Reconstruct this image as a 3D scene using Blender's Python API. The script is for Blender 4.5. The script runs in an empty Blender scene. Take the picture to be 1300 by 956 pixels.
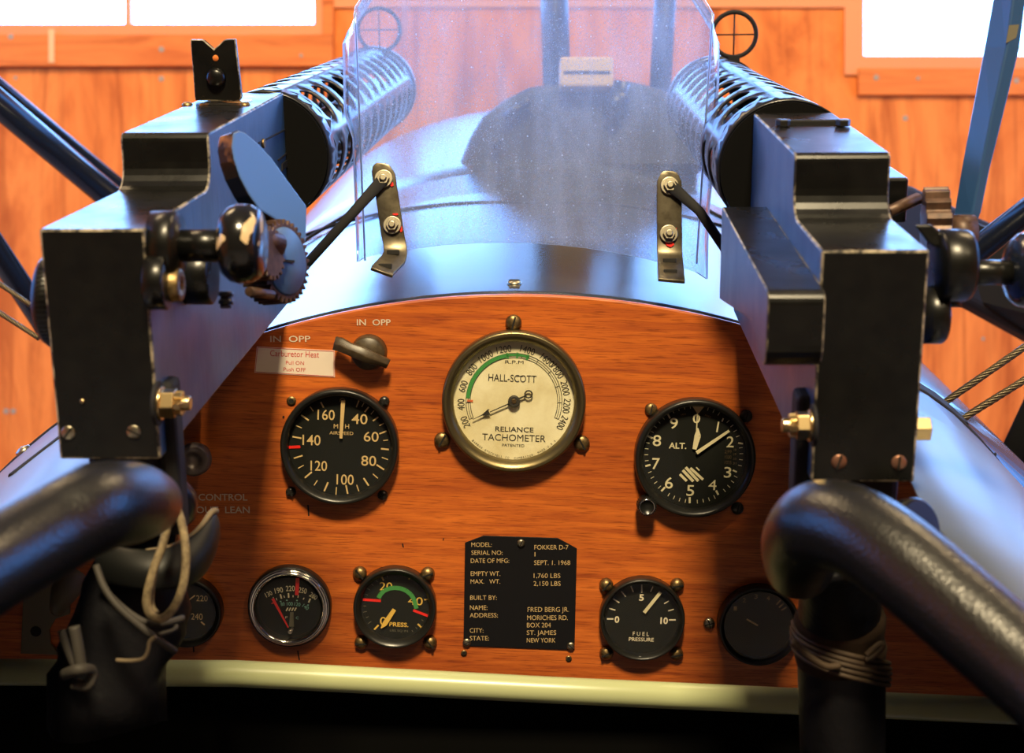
import bpy, bmesh, math, random
from mathutils import Vector, Matrix
random.seed(7)
PI = math.pi
SC = bpy.context.scene
COL = SC.collection
EYE = 1.9                       # camera height above the hangar floor
FPX = 1800.0
CX, CY = 650.0, 433.0           # where the lens axis meets the 1300 x 956 picture

# ------------------------------------------------------------------ measuring helpers
def V(*a): return Vector(a)
def ray(px, py): return Vector(((px-CX)/FPX, 1.0, -(py-CY)/FPX))
def at(px, py, Y): return Vector((0, 0, EYE)) + ray(px, py)*Y

class Frame:
    """a local frame: origin o, unit axes x, y, z (world)"""
    def __init__(s, o, x, y, z):
        s.o = Vector(o); s.x = Vector(x); s.y = Vector(y); s.z = Vector(z)
        s.M = Matrix((( s.x[0], s.y[0], s.z[0], s.o[0]), (s.x[1], s.y[1], s.z[1], s.o[1]),
                      (s.x[2], s.y[2], s.z[2], s.o[2]), (0, 0, 0, 1)))
        s.I = s.M.inverted()
    def w(s, a, b, c): return s.M @ Vector((a, b, c))
    def hit(s, px, py, ax, val):
        d = s.I.to_3x3() @ ray(px, py); o = s.I @ Vector((0, 0, EYE))
        t = (val-o[ax])/d[ax]
        return o + d*t
    def sub(s, a, b, c, rz=0):
        q = s.M @ Matrix.Translation((a, b, c)) @ Matrix.Rotation(rz, 4, 'Z')
        return frame_of(q)
def frame_of(q):
    return Frame(q.translation, q.col[0][:3], q.col[1][:3], q.col[2][:3])
def gun_frame(o, vp, roll=0):
    g = ray(*vp).normalized(); r = g.cross(Vector((0, 0, 1))).normalized(); u = r.cross(g)
    c, s_ = math.cos(roll), math.sin(roll)
    r2 = r*c - u*s_; u2 = r2.cross(g)
    return Frame(o, r2, g, u2)
WORLD = Frame((0, 0, 0), (1, 0, 0), (0, 1, 0), (0, 0, 1))
def axis_frame(o, zdir, hint=(0, 0, 1)):
    z = Vector(zdir).normalized(); h = Vector(hint)
    x = h.cross(z)
    if x.length < 1e-4: x = Vector((1, 0, 0)).cross(z)
    x.normalize(); y = z.cross(x)
    return Frame(o, x, y, z)

# ------------------------------------------------------------------ mesh collector (world space)
class MB:
    def __init__(s): s.v = []; s.f = []; s.m = []; s.sm = []
    def add(s, vs, fs, mat=0, smooth=False):
        k = len(s.v); s.v += [Vector(p) for p in vs]
        for f in fs:
            s.f.append([k+i for i in f]); s.m.append(mat); s.sm.append(smooth)
        return s
    def box(s, F, lo, hi, mat=0):
        x0, y0, z0 = lo; x1, y1, z1 = hi
        vs = [F.w(*p) for p in ((x0,y0,z0),(x1,y0,z0),(x1,y1,z0),(x0,y1,z0),(x0,y0,z1),(x1,y0,z1),(x1,y1,z1),(x0,y1,z1))]
        return s.add(vs, [(0,3,2,1),(4,5,6,7),(0,1,5,4),(1,2,6,5),(2,3,7,6),(3,0,4,7)], mat)
    def prism(s, F, poly, z0, z1, mat=0, plane='xy', smooth=False, capmat=None):
        n = len(poly)
        def P(a, b, c):
            if plane == 'xy': return F.w(a, b, c)
            if plane == 'yz': return F.w(c, a, b)
            return F.w(a, c, b)
        vs = [P(a, b, z0) for a, b in poly] + [P(a, b, z1) for a, b in poly]
        s.add(vs, [tuple(range(n)), tuple(range(n, 2*n))], mat if capmat is None else capmat)
        k = len(s.v)-2*n
        for i in range(n):
            j = (i+1) % n
            s.f.append([k+i, k+j, k+n+j, k+n+i]); s.m.append(mat); s.sm.append(smooth)
        return s
    def lathe(s, F, prof, n=48, mat=0, smooth=True, arc=2*PI, mats=None):
        full = arc > 6.28
        cnt = n if full else n+1
        vs = []
        for r, z in prof:
            for i in range(cnt):
                a = arc*i/n; vs.append(F.w(r*math.cos(a), r*math.sin(a), z))
        k = len(s.v); s.v += vs
        for j in range(len(prof)-1):
            for i in range(n if full else n):
                i2 = (i+1) % cnt
                r0, r1 = prof[j][0], prof[j+1][0]
                q = [k+j*cnt+i, k+j*cnt+i2, k+(j+1)*cnt+i2, k+(j+1)*cnt+i]
                if r0 < 1e-7: q = [q[0], q[2], q[3]]
                elif r1 < 1e-7: q = [q[0], q[1], q[2]]
                s.f.append(q); s.m.append(mats[j] if mats else mat); s.sm.append(smooth)
        return s
    def cyl(s, F, r, z0, z1, n=32, mat=0, bev=0.0):
        b = bev
        s.lathe(F, [(0, z0), (r-b, z0)], n, mat, False)
        s.lathe(F, [(r-b, z0), (r, z0+b), (r, z1-b), (r-b, z1)] if b else [(r, z0), (r, z1)], n, mat, True)
        return s.lathe(F, [(r-b, z1), (0, z1)], n, mat, False)
    def tube(s, pts, rad, n=12, mat=0, caps=True, flat=1.0, hint=(0, 0, 1), sub=1):
        pts = [Vector(p) for p in pts]
        if not hasattr(rad, '__len__'): rad = [rad]*len(pts)
        if sub > 1:
            P2, R2 = [], []
            for i in range(len(pts)-1):
                p0 = pts[max(i-1, 0)]; p1 = pts[i]; p2 = pts[i+1]; p3 = pts[min(i+2, len(pts)-1)]
                for k in range(sub):
                    t = k/sub
                    P2.append(0.5*((2*p1)+(p2-p0)*t+(2*p0-5*p1+4*p2-p3)*t*t+(3*p1-p0-3*p2+p3)*t**3))
                    R2.append(rad[i]*(1-t)+rad[i+1]*t)
            P2.append(pts[-1]); R2.append(rad[-1]); pts, rad = P2, R2
        T = []
        for i in range(len(pts)):
            T.append((pts[min(i+1, len(pts)-1)]-pts[max(i-1, 0)]).normalized())
        h = Vector(hint); x = h.cross(T[0])
        if x.length < 1e-3: x = Vector((1, 0.1, 0)).cross(T[0])
        x.normalize()
        k = len(s.v)
        for i, p in enumerate(pts):
            x = (x - T[i]*x.dot(T[i])).normalized(); y = T[i].cross(x)
            for j in range(n):
                a = 2*PI*j/n
                s.v.append(p + x*(rad[i]*math.cos(a)) + y*(rad[i]*flat*math.sin(a)))
        for i in range(len(pts)-1):
            for j in range(n):
                j2 = (j+1) % n
                s.f.append([k+i*n+j, k+i*n+j2, k+(i+1)*n+j2, k+(i+1)*n+j]); s.m.append(mat); s.sm.append(True)
        if caps:
            s.f.append([k+j for j in range(n)]); s.m.append(mat); s.sm.append(False)
            e = k+(len(pts)-1)*n
            s.f.append([e+j for j in range(n)]); s.m.append(mat); s.sm.append(False)
        return s
    def grid(s, rows, mat=0, smooth=True, close=False):
        k = len(s.v); n = len(rows[0])
        for r in rows: s.v += [Vector(p) for p in r]
        for i in range(len(rows)-1):
            for j in range(n if close else n-1):
                j2 = (j+1) % n
                s.f.append([k+i*n+j, k+i*n+j2, k+(i+1)*n+j2, k+(i+1)*n+j]); s.m.append(mat); s.sm.append(smooth)
        return s
    def text(s, F, txt, x0, x1, yc, h, z=0.0002, ang=0.0, mat=0, bold=0.0, depth=0.00015, center=None):
        """text in frame F between x0 and x1 (width fitted), cap height h, centred on yc; ang turns about its centre"""
        cu = bpy.data.curves.new('t', 'FONT'); cu.body = txt; cu.size = 1.0
        cu.offset = bold; cu.extrude = 0.0; cu.resolution_u = 3
        ob = bpy.data.objects.new('t', cu); COL.objects.link(ob)
        dg = bpy.context.evaluated_depsgraph_get(); dg.update()
        me = bpy.data.meshes.new_from_object(ob.evaluated_get(dg))
        xs = [v.co.x for v in me.vertices]
        if xs:
            a, b = min(xs), max(xs); cap = 0.73
            sx = (x1-x0)/(b-a); sy = h/cap
            cx, cy = (x0+x1)/2, yc
            ca, sa = math.cos(ang), math.sin(ang)
            vs = []
            for v in me.vertices:
                X = (v.co.x-(a+b)/2)*sx; Y = (v.co.y-cap/2)*sy
                vs.append(F.w(cx+X*ca-Y*sa, cy+X*sa+Y*ca, z))
            s.add(vs, [tuple(p.vertices) for p in me.polygons], mat)
        bpy.data.objects.remove(ob); bpy.data.curves.remove(cu); bpy.data.meshes.remove(me)
        return s

def build(name, mb, mats, parent=None, bevel=None, seg=2, wear=None, solid=None, rim=None, angle=35, subsurf=0, keepn=False):
    if not isinstance(mats, (list, tuple)): mats = [mats]
    mats = list(mats)
    if parent is not None:
        I = parent['_M'] if False else PM[parent.name]
        I = I.inverted()
        org = None
    else:
        xs = [v.x for v in mb.v]; ys = [v.y for v in mb.v]; zs = [v.z for v in mb.v]
        org = Vector(((min(xs)+max(xs))/2, (min(ys)+max(ys))/2, min(zs)))
        I = Matrix.Translation(-org)
    me = bpy.data.meshes.new(name)
    me.from_pydata([(I @ v)[:] for v in mb.v], [], mb.f)
    for p, m, sm in zip(me.polygons, mb.m, mb.sm):
        p.material_index = m; p.use_smooth = sm
    if not keepn:
        bm = bmesh.new(); bm.from_mesh(me)
        bmesh.ops.remove_doubles(bm, verts=bm.verts, dist=1e-6)
        bmesh.ops.recalc_face_normals(bm, faces=bm.faces); bm.to_mesh(me); bm.free()
    if wear is not None: mats.append(wear)
    for m in mats: me.materials.append(m)
    o = bpy.data.objects.new(name, me); COL.objects.link(o)
    if parent is not None:
        o.parent = parent
        PM[o.name] = PM[parent.name]
    else:
        o.location = org; PM[o.name] = Matrix.Translation(org)
    if solid:
        md = o.modifiers.new('s', 'SOLIDIFY'); md.thickness = solid; md.offset = 0
        if rim is not None: md.material_offset_rim = rim
    if bevel:
        md = o.modifiers.new('b', 'BEVEL'); md.width = bevel; md.segments = seg
        md.limit_method = 'ANGLE'; md.angle_limit = math.radians(angle); md.harden_normals = False
        if wear is not None: md.material = len(mats)-1
    if subsurf:
        md = o.modifiers.new('ss', 'SUBSURF'); md.levels = subsurf; md.render_levels = subsurf
    return o
PM = {}
def thing(name, F, label, cat, group=None):
    o = bpy.data.objects.new(name, None); COL.objects.link(o)
    o.empty_display_size = 0.02
    o.matrix_world = F.M; PM[o.name] = F.M.copy()
    o['label'] = label; o['category'] = cat
    if group: o['group'] = group
    return o
def tag(o, label, cat, group=None):
    o['label'] = label; o['category'] = cat
    if group: o['group'] = group
    return o
def struct(o): o['kind'] = 'structure'; return o

# ------------------------------------------------------------------ materials
def mat(name, col, rough=0.5, metal=0.0, spec=0.5, coat=0.0, coat_r=0.1, emit=None, es=0):
    m = bpy.data.materials.new(name); m.use_nodes = True
    b = m.node_tree.nodes['Principled BSDF']
    b.inputs['Base Color'].default_value = (*col, 1); b.inputs['Roughness'].default_value = rough
    b.inputs['Metallic'].default_value = metal; b.inputs['Specular IOR Level'].default_value = spec
    b.inputs['Coat Weight'].default_value = coat; b.inputs['Coat Roughness'].default_value = coat_r
    if emit:
        b.inputs['Emission Color'].default_value = (*emit, 1); b.inputs['Emission Strength'].default_value = es
    return m
def N(m, t, **kw):
    n = m.node_tree.nodes.new(t)
    for k, v in kw.items():
        if k in n.inputs.keys() and not hasattr(n, k): n.inputs[k].default_value = v
        elif hasattr(n, k): setattr(n, k, v)
        else: n.inputs[k].default_value = v
    return n
def LK(m, a, b): m.node_tree.links.new(a, b)
def coords(m, scale=(1, 1, 1), rot=(0, 0, 0)):
    tc = N(m, 'ShaderNodeTexCoord'); mp = N(m, 'ShaderNodeMapping')
    mp.inputs['Scale'].default_value = scale; mp.inputs['Rotation'].default_value = rot
    LK(m, tc.outputs['Object'], mp.inputs['Vector']); return mp.outputs[0]
def noise(m, vec, scale, detail=4, rough=0.5, dist=0.0):
    n = N(m, 'ShaderNodeTexNoise'); n.inputs['Scale'].default_value = scale
    n.inputs['Detail'].default_value = detail; n.inputs['Roughness'].default_value = rough
    n.inputs['Distortion'].default_value = dist
    LK(m, vec, n.inputs['Vector']); return n.outputs['Fac']
def ramp(m, fac, stops):
    r = N(m, 'ShaderNodeValToRGB'); e = r.color_ramp.elements
    while len(e) > 1: e.remove(e[-1])
    e[0].position = stops[0][0]; e[0].color = (*stops[0][1], 1)
    for p, c in stops[1:]:
        x = e.new(p); x.color = (*c, 1)
    LK(m, fac, r.inputs['Fac']); return r.outputs['Color']
def maprange(m, fac, a, b, c, d):
    r = N(m, 'ShaderNodeMapRange'); r.inputs[1].default_value = a; r.inputs[2].default_value = b
    r.inputs[3].default_value = c; r.inputs[4].default_value = d
    LK(m, fac, r.inputs[0]); return r.outputs[0]
def mixc(m, fac, a, b, mode='MIX'):
    x = N(m, 'ShaderNodeMix'); x.data_type = 'RGBA'; x.blend_type = mode
    for sock, val in ((x.inputs[0], fac), (x.inputs[6], a), (x.inputs[7], b)):
        if isinstance(val, (int, float)): sock.default_value = val
        elif isinstance(val, tuple): sock.default_value = (*val, 1)
        else: LK(m, val, sock)
    return x.outputs[2]
def bsdf(m): return m.node_tree.nodes['Principled BSDF']
def bump(m, h, strength=0.3, dist=0.001):
    b = N(m, 'ShaderNodeBump'); b.inputs['Strength'].default_value = strength; b.inputs['Distance'].default_value = dist
    LK(m, h, b.inputs['Height']); LK(m, b.outputs[0], bsdf(m).inputs['Normal'])

M = {}
# semi gloss black gun paint with faint mottling
m = mat('gun_black', (.006, .006, .006), .34, 0, .4)
c = coords(m); f = noise(m, c, 60, 5, .6)
LK(m, ramp(m, f, [(.3, (.003, .003, .003)), (.7, (.007, .007, .006))]), bsdf(m).inputs['Base Color'])
f2 = noise(m, c, 25, 4, .6)
LK(m, maprange(m, f2, .3, .7, .24, .36), bsdf(m).inputs['Roughness'])
f3 = noise(m, c, 350, 3, .6); bump(m, f3, .06, .0004)
M['gun'] = m
# brushed side plate: sky reflection painted in as blue, rubbed vertically
m = mat('gun_side_sky_blue', (.05, .06, .08), .3, 0, .6)
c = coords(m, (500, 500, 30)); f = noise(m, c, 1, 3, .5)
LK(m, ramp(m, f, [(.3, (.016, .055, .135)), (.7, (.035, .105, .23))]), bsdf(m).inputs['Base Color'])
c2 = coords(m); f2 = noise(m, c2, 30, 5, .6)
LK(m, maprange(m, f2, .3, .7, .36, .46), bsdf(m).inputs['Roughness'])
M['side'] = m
# worn edge: pale metal showing in patches through black
m = mat('worn_edge', (.3, .25, .17), .45, 0, .5)
c = coords(m); f = noise(m, c, 55, 6, .75)
LK(m, ramp(m, f, [(.45, (.012, .012, .012)), (.56, (.36, .31, .22))]), bsdf(m).inputs['Base Color'])
M['wear'] = m
m = mat('crank_sky_blue', (.06, .14, .33), .42, 0, .7); M['crank'] = m  # blue base colour stands in for reflected sky
# knob: black enamel worn through to brass in large flakes
m = mat('worn_knob', (.01, .01, .01), .18, 0, .5)
c = coords(m); f = noise(m, c, 75, 2, .5, .4)
msk = ramp(m, f, [(.60, (0, 0, 0)), (.615, (1, 1, 1))])
LK(m, mixc(m, msk, (.008, .008, .008), (.62, .46, .26)), bsdf(m).inputs['Base Color'])
M['knob'] = m
m = mat('worn_lever_edge', (.01, .01, .01), .25, 0, .6)
c = coords(m); f = noise(m, c, 30, 3, .6)
LK(m, ramp(m, f, [(.46, (.008, .007, .006)), (.53, (.22, .09, .03)), (.60, (.6, .45, .25))]), bsdf(m).inputs['Base Color'])
M['lever_edge'] = m
m = mat('gear_bronze', (.12, .06, .035), .45, .3, .5)
c = coords(m); f = noise(m, c, 120, 4, .6)
LK(m, ramp(m, f, [(.3, (.035, .018, .012)), (.7, (.13, .07, .042))]), bsdf(m).inputs['Base Color']); M['gear'] = m
M['blackpaint'] = mat('black_gloss_paint', (.010, .011, .016), .28, 0, .55)
m = mat('strut_paint', (.008, .012, .024), .24, 0, .6, coat=.4); M['strut'] = m
M['lever'] = mat('lever_sky_blue', (.02, .065, .17), .3, 0, .6)  # reflected sky put into the base colour of a black lever
M['matte'] = mat('matte_black', (.012, .012, .013), .75, 0, .3)
M['bore'] = mat('jacket_inner_black', (.004, .004, .004), .9, 0, .1)
M['brass'] = mat('brass', (.70, .52, .26), .28, 1.0)
m = mat('old_brass', (.26, .18, .08), .42, .9)
c = coords(m); f = noise(m, c, 300, 4, .6)
LK(m, ramp(m, f, [(.3, (.10, .065, .03)), (.7, (.36, .25, .11))]), bsdf(m).inputs['Base Color']); M['oldbrass'] = m
m = mat('tacho_bezel', (.2, .16, .08), .35, .9); M['bezel'] = m
M['steel'] = mat('zinc_steel', (.42, .38, .28), .35, 1.0)
m = mat('bracket_steel', (.34, .29, .2), .38, .9)
c = coords(m); f = noise(m, c, 90, 4, .6)
LK(m, ramp(m, f, [(.3, (.11, .09, .06)), (.7, (.23, .20, .135))]), bsdf(m).inputs['Base Color']); M['bracket'] = m
M['chrome'] = mat('chrome', (.75, .72, .66), .12, 1.0)
M['copper'] = mat('copper_screw', (.35, .18, .12), .4, .8)
M['blackscrew'] = mat('black_screw', (.015, .014, .012), .3, 0, .6)
M['slot'] = mat('slot_dark', (.004, .003, .002), .8)
M['dial'] = mat('black_dial', (.007, .008, .006), .7, 0, .2)
M['dialcase'] = mat('black_instrument_case', (.010, .010, .009), .33, 0, .5)
M['lume'] = mat('cream_markings', (.62, .44, .19), .6)
M['lume_y'] = mat('yellow_markings', (.72, .46, .08), .6)
M['lume_w'] = mat('pale_markings', (.66, .60, .38), .6)
M['teal'] = mat('teal_markings', (.22, .5, .38), .6)
M['white'] = mat('white_markings', (.80, .72, .52), .6)
M['panelwhite'] = mat('panel_lettering', (.62, .52, .40), .6)
M['red'] = mat('red_paint', (.75, .02, .012), .45)
M['green'] = mat('green_paint', (.05, .26, .06), .5)
M['ink'] = mat('black_ink', (.03, .027, .02), .6)
M['rust'] = mat('red_ink', (.6, .13, .04), .6)
m = mat('cream_dial', (.72, .66, .42), .5)
c = coords(m); f = noise(m, c, 35, 5, .6)
LK(m, ramp(m, f, [(.35, (.66, .58, .33)), (.65, (.82, .77, .52))]), bsdf(m).inputs['Base Color']); M['cream'] = m
M['yellowed'] = mat('yellowed_shim', (.5, .36, .12), .5)
M['plate'] = mat('black_anodised_plate', (.006, .006, .008), .5, 0, .25)
M['gold'] = mat('engraved_gold', (.60, .43, .2), .5)
M['sticker'] = mat('sticker_paper', (.72, .62, .52), .6)
M['stickred'] = mat('sticker_print', (.55, .06, .05), .6)
m = mat('switch_bakelite', (.05, .035, .018), .4, 0, .5)
c = coords(m); f = noise(m, c, 180, 4, .6)
LK(m, ramp(m, f, [(.3, (.035, .022, .010)), (.7, (.085, .06, .03))]), bsdf(m).inputs['Base Color']); M['switch'] = m
# glass cover of dials
def front_fresnel(m, ior):
    fr = N(m, 'ShaderNodeFresnel'); fr.inputs[0].default_value = ior
    g = N(m, 'ShaderNodeNewGeometry'); x = N(m, 'ShaderNodeMath'); x.operation = 'SUBTRACT'; x.inputs[0].default_value = 1.0
    LK(m, g.outputs['Backfacing'], x.inputs[1]); y = N(m, 'ShaderNodeMath'); y.operation = 'MULTIPLY'
    LK(m, fr.outputs[0], y.inputs[0]); LK(m, x.outputs[0], y.inputs[1]); return y.outputs[0]
def clear(name, tint=(1, 1, 1), gloss=.05, rough=.05):
    m = bpy.data.materials.new(name); m.use_nodes = True; nt = m.node_tree; nt.nodes.clear()
    o = N(m, 'ShaderNodeOutputMaterial'); t = N(m, 'ShaderNodeBsdfTransparent'); g = N(m, 'ShaderNodeBsdfGlossy')
    t.inputs[0].default_value = (*tint, 1); g.inputs['Roughness'].default_value = rough
    fo = front_fresnel(m, 1.45)
    mx = N(m, 'ShaderNodeMixShader'); LK(m, fo, mx.inputs[0])
    LK(m, t.outputs[0], mx.inputs[1]); LK(m, g.outputs[0], mx.inputs[2]); LK(m, mx.outputs[0], o.inputs[0])
    return m
M['glass'] = clear('dial_glass')
# mahogany instrument panel
m = mat('mahogany', (.4, .1, .02), .35, 0, .45)
c = coords(m, (9, 140, 1)); g1 = noise(m, c, 1.0, 6, .65, .4)
c2 = coords(m, (40, 900, 1)); g2 = noise(m, c2, 1.0, 3, .6)
c3 = coords(m, (2.2, 7, 1)); g3 = noise(m, c3, 1.0, 3, .5)
base = ramp(m, g1, [(.28, (.33, .060, .010)), (.5, (.52, .122, .018)), (.72, (.70, .185, .028))])
pore = ramp(m, g2, [(.36, (.45, .38, .33)), (.47, (1, 1, 1))])
big = ramp(m, g3, [(.3, (.82, .75, .7)), (.7, (1.08, 1.08, 1.08))])
x = mixc(m, .75, base, pore, 'MULTIPLY'); x = mixc(m, 1.0, x, big, 'MULTIPLY')
LK(m, x, bsdf(m).inputs['Base Color']); bump(m, g2, .15, .0004)
LK(m, maprange(m, g1, .3, .7, .5, .34), bsdf(m).inputs['Roughness'])
M['mahogany'] = m
# hangar plywood (vertical figure)
m = mat('plywood', (.7, .25, .07), .7, 0, .2)
c = coords(m, (2.2, 1, .55)); g1 = noise(m, c, 1.6, 6, .62, 1.6)
c2 = coords(m, (7, 1, .5)); g2 = noise(m, c2, 2.2, 5, .6, .8)
base = ramp(m, g1, [(.28, (.36, .075, .012)), (.42, (.62, .165, .030)), (.55, (.76, .235, .048)), (.70, (.58, .15, .028))])
dark = ramp(m, g2, [(.36, (.55, .42, .35)), (.5, (1, 1, 1))])
LK(m, mixc(m, .7, base, dark, 'MULTIPLY'), bsdf(m).inputs['Base Color']); M['ply'] = m
m = mat('pine_trim', (.72, .25, .08), .65, 0, .2)
c = coords(m, (.8, 1, 7)); g1 = noise(m, c, 2.0, 5, .6, .8)
LK(m, ramp(m, g1, [(.3, (.44, .10, .018)), (.5, (.70, .20, .042)), (.7, (.54, .13, .025))]), bsdf(m).inputs['Base Color']); M['trim'] = m
M['frame'] = mat('window_frame_wood', (.72, .24, .075), .55)
M['nail'] = mat('filled_nail', (.32, .27, .2), .7)
M['putty'] = mat('putty', (.75, .45, .2), .7)
# daylight behind the panes
m = mat('window_daylight', (0, 0, 0), .5, emit=(.19, .45, 1.0), es=16.0); M['day'] = m
m = mat('added_side_daylight', (0, 0, 0), .5, emit=(.09, .34, 1.0), es=5.5); M['side_glow'] = m  # glow added at the sides for blue reflections
# sheet metal cowling
m = mat('cowl_paint', (.05, .055, .065), .23, 0, .6)
c = coords(m); f = noise(m, c, 5, 4, .5)
LK(m, ramp(m, f, [(.3, (.022, .024, .026)), (.7, (.036, .040, .044))]), bsdf(m).inputs['Base Color'])
M['cowl'] = m
m = mat('side_skin', (.09, .11, .15), .38, 0, .75)
c = coords(m); f = noise(m, c, 6, 4, .5)
LK(m, ramp(m, f, [(.3, (.075, .09, .125)), (.7, (.11, .13, .175))]), bsdf(m).inputs['Base Color']); M['skin'] = m
M['rubber'] = mat('black_edge_rubber', (.012, .012, .012), .5)
M['engine'] = mat('engine_dark', (.012, .013, .02), .5)
M['tan'] = mat('tan_label_box', (.7, .45, .18), .6)
# padded leather tube
m = mat('black_padding', (.016, .016, .014), .33, 0, .75)
c = coords(m); vo = N(m, 'ShaderNodeTexVoronoi'); vo.inputs['Scale'].default_value = 520; LK(m, c, vo.inputs['Vector'])
LK(m, ramp(m, noise(m, c, 9, 3, .5), [(.3, (.004, .004, .003)), (.7, (.007, .0065, .005))]), bsdf(m).inputs['Base Color'])
bump(m, vo.outputs['Distance'], .22, .0008); M['pad'] = m
m = mat('boot_leather_shaded', (.004, .004, .0055), .5, 0, .25)  # leather darkened, shade of gun and tube put into the colour
c = coords(m); bump(m, noise(m, c, 45, 4, .6), .4, .003); M['boot'] = m
M['collar'] = mat('collar_leather', (.005, .0055, .005), .5, 0, .35)
m = mat('hide_edge', (.16, .12, .07), .8); M['hide'] = m
m = mat('wrapped_cloth_shaded', (.022, .012, .006), .85, 0, .2)  # cloth darkened to carry the shade under the tube
c = coords(m); bump(m, noise(m, c, 60, 4, .6), .5, .003); M['wrap'] = m
m = mat('lace_tan', (.25, .19, .10), .75)
c = coords(m); f = noise(m, c, 220, 4, .7)
LK(m, ramp(m, f, [(.35, (.09, .065, .033)), (.65, (.26, .2, .105))]), bsdf(m).inputs['Base Color']); bump(m, f, .5, .001); M['lace'] = m
M['lace_shaded'] = mat('lace_grey_shaded', (.035, .03, .024), .7)  # lace colour lowered to hold the gun's shade
M['lace_brown_shaded'] = mat('lace_brown_shaded', (.05, .03, .015), .7)  # brown lowered to hold the shade on the post
M['palegreen'] = mat('pale_green_enamel', (.46, .50, .27), .3, 0, .5)
M['olive'] = mat('olive_plate', (.13, .12, .075), .5)
M['black_pit'] = mat('footwell_dark', (.003, .003, .003), .95, 0, .05)  # near-black colour stands in for footwell darkness
# steel rope
m = mat('steel_rope', (.12, .095, .06), .4, .8)
M['rope'] = m
M['knobgrey'] = mat('grey_knob', (.14, .11, .10), .35, .2)
M['floorc'] = mat('concrete', (.3, .28, .25), .8)
M['backw'] = mat('dark_boards', (.05, .03, .018), .9, 0, .2)
M['ceil'] = mat('ceiling_boards', (.12, .10, .09), .8)

# dusty acrylic
m = bpy.data.materials.new('dusty_acrylic'); m.use_nodes = True; nt = m.node_tree; nt.nodes.clear()
o = N(m, 'ShaderNodeOutputMaterial')
c = coords(m)
n1 = noise(m, c, 7, 4, .6)
mpv = coords(m, (60, 60, 5)); n2 = noise(m, mpv, 1, 4, .6)
vo = N(m, 'ShaderNodeTexVoronoi'); vo.inputs['Scale'].default_value = 480; LK(m, c, vo.inputs['Vector'])
vo2 = N(m, 'ShaderNodeTexVoronoi'); vo2.inputs['Scale'].default_value = 120; LK(m, c, vo2.inputs['Vector'])
sp1 = maprange(m, vo.outputs['Distance'], .10, .30, .30, 0.0)
sp2 = maprange(m, vo2.outputs['Distance'], .05, .11, .5, 0.0)
n5 = noise(m, c, 900, 2, .5); sp3 = maprange(m, n5, .5, .8, 0, .12)
film = maprange(m, n1, .3, .7, .13, .25)
strk = maprange(m, n2, .42, .75, 0, .12)
def add(a, b):
    x = N(m, 'ShaderNodeMath'); x.operation = 'ADD'; x.use_clamp = True; LK(m, a, x.inputs[0]); LK(m, b, x.inputs[1]); return x.outputs[0]
def mul(a, b):
    x = N(m, 'ShaderNodeMath'); x.operation = 'MULTIPLY'; LK(m, a, x.inputs[0]); LK(m, b, x.inputs[1]); return x.outputs[0]
patch = maprange(m, noise(m, c, 30, 3, .6), .4, .65, 0, 1)
fac = add(add(film, strk), add(mul(sp1, patch), add(sp2, sp3)))
t = N(m, 'ShaderNodeBsdfTransparent'); t.inputs[0].default_value = (.86, .92, 1, 1)
tr = N(m, 'ShaderNodeBsdfTranslucent'); tr.inputs[0].default_value = (.80, .88, 1, 1)
df = N(m, 'ShaderNodeBsdfDiffuse'); df.inputs[0].default_value = (.60, .70, .95, 1)
dd = N(m, 'ShaderNodeMixShader'); dd.inputs[0].default_value = .3; LK(m, tr.outputs[0], dd.inputs[1]); LK(m, df.outputs[0], dd.inputs[2])
mx = N(m, 'ShaderNodeMixShader'); LK(m, fac, mx.inputs[0]); LK(m, t.outputs[0], mx.inputs[1]); LK(m, dd.outputs[0], mx.inputs[2])
gl = N(m, 'ShaderNodeBsdfGlossy'); gl.inputs['Roughness'].default_value = .12
fo = front_fresnel(m, 1.35)
m2 = N(m, 'ShaderNodeMixShader'); LK(m, fo, m2.inputs[0]); LK(m, mx.outputs[0], m2.inputs[1]); LK(m, gl.outputs[0], m2.inputs[2])
LK(m, m2.outputs[0], o.inputs[0]); M['acrylic'] = m
m = bpy.data.materials.new('acrylic_edge'); m.use_nodes = True; nt = m.node_tree; nt.nodes.clear()
o = N(m, 'ShaderNodeOutputMaterial'); tr = N(m, 'ShaderNodeBsdfTranslucent'); tr.inputs[0].default_value = (.8, .9, 1, 1)
gl = N(m, 'ShaderNodeBsdfGlossy'); gl.inputs['Roughness'].default_value = .2; gl.inputs[0].default_value = (.8, .9, 1, 1)
mx = N(m, 'ShaderNodeMixShader'); mx.inputs[0].default_value = .5
LK(m, tr.outputs[0], mx.inputs[1]); LK(m, gl.outputs[0], mx.inputs[2]); LK(m, mx.outputs[0], o.inputs[0]); M['acryedge'] = m

# ------------------------------------------------------------------ hangar (the setting)
WY = 4.6      # front wall of the hangar, inner face
def zpx(py, Y): return EYE - (py-CY)/FPX*Y
def xpx(px, Y): return (px-CX)/FPX*Y
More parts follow.
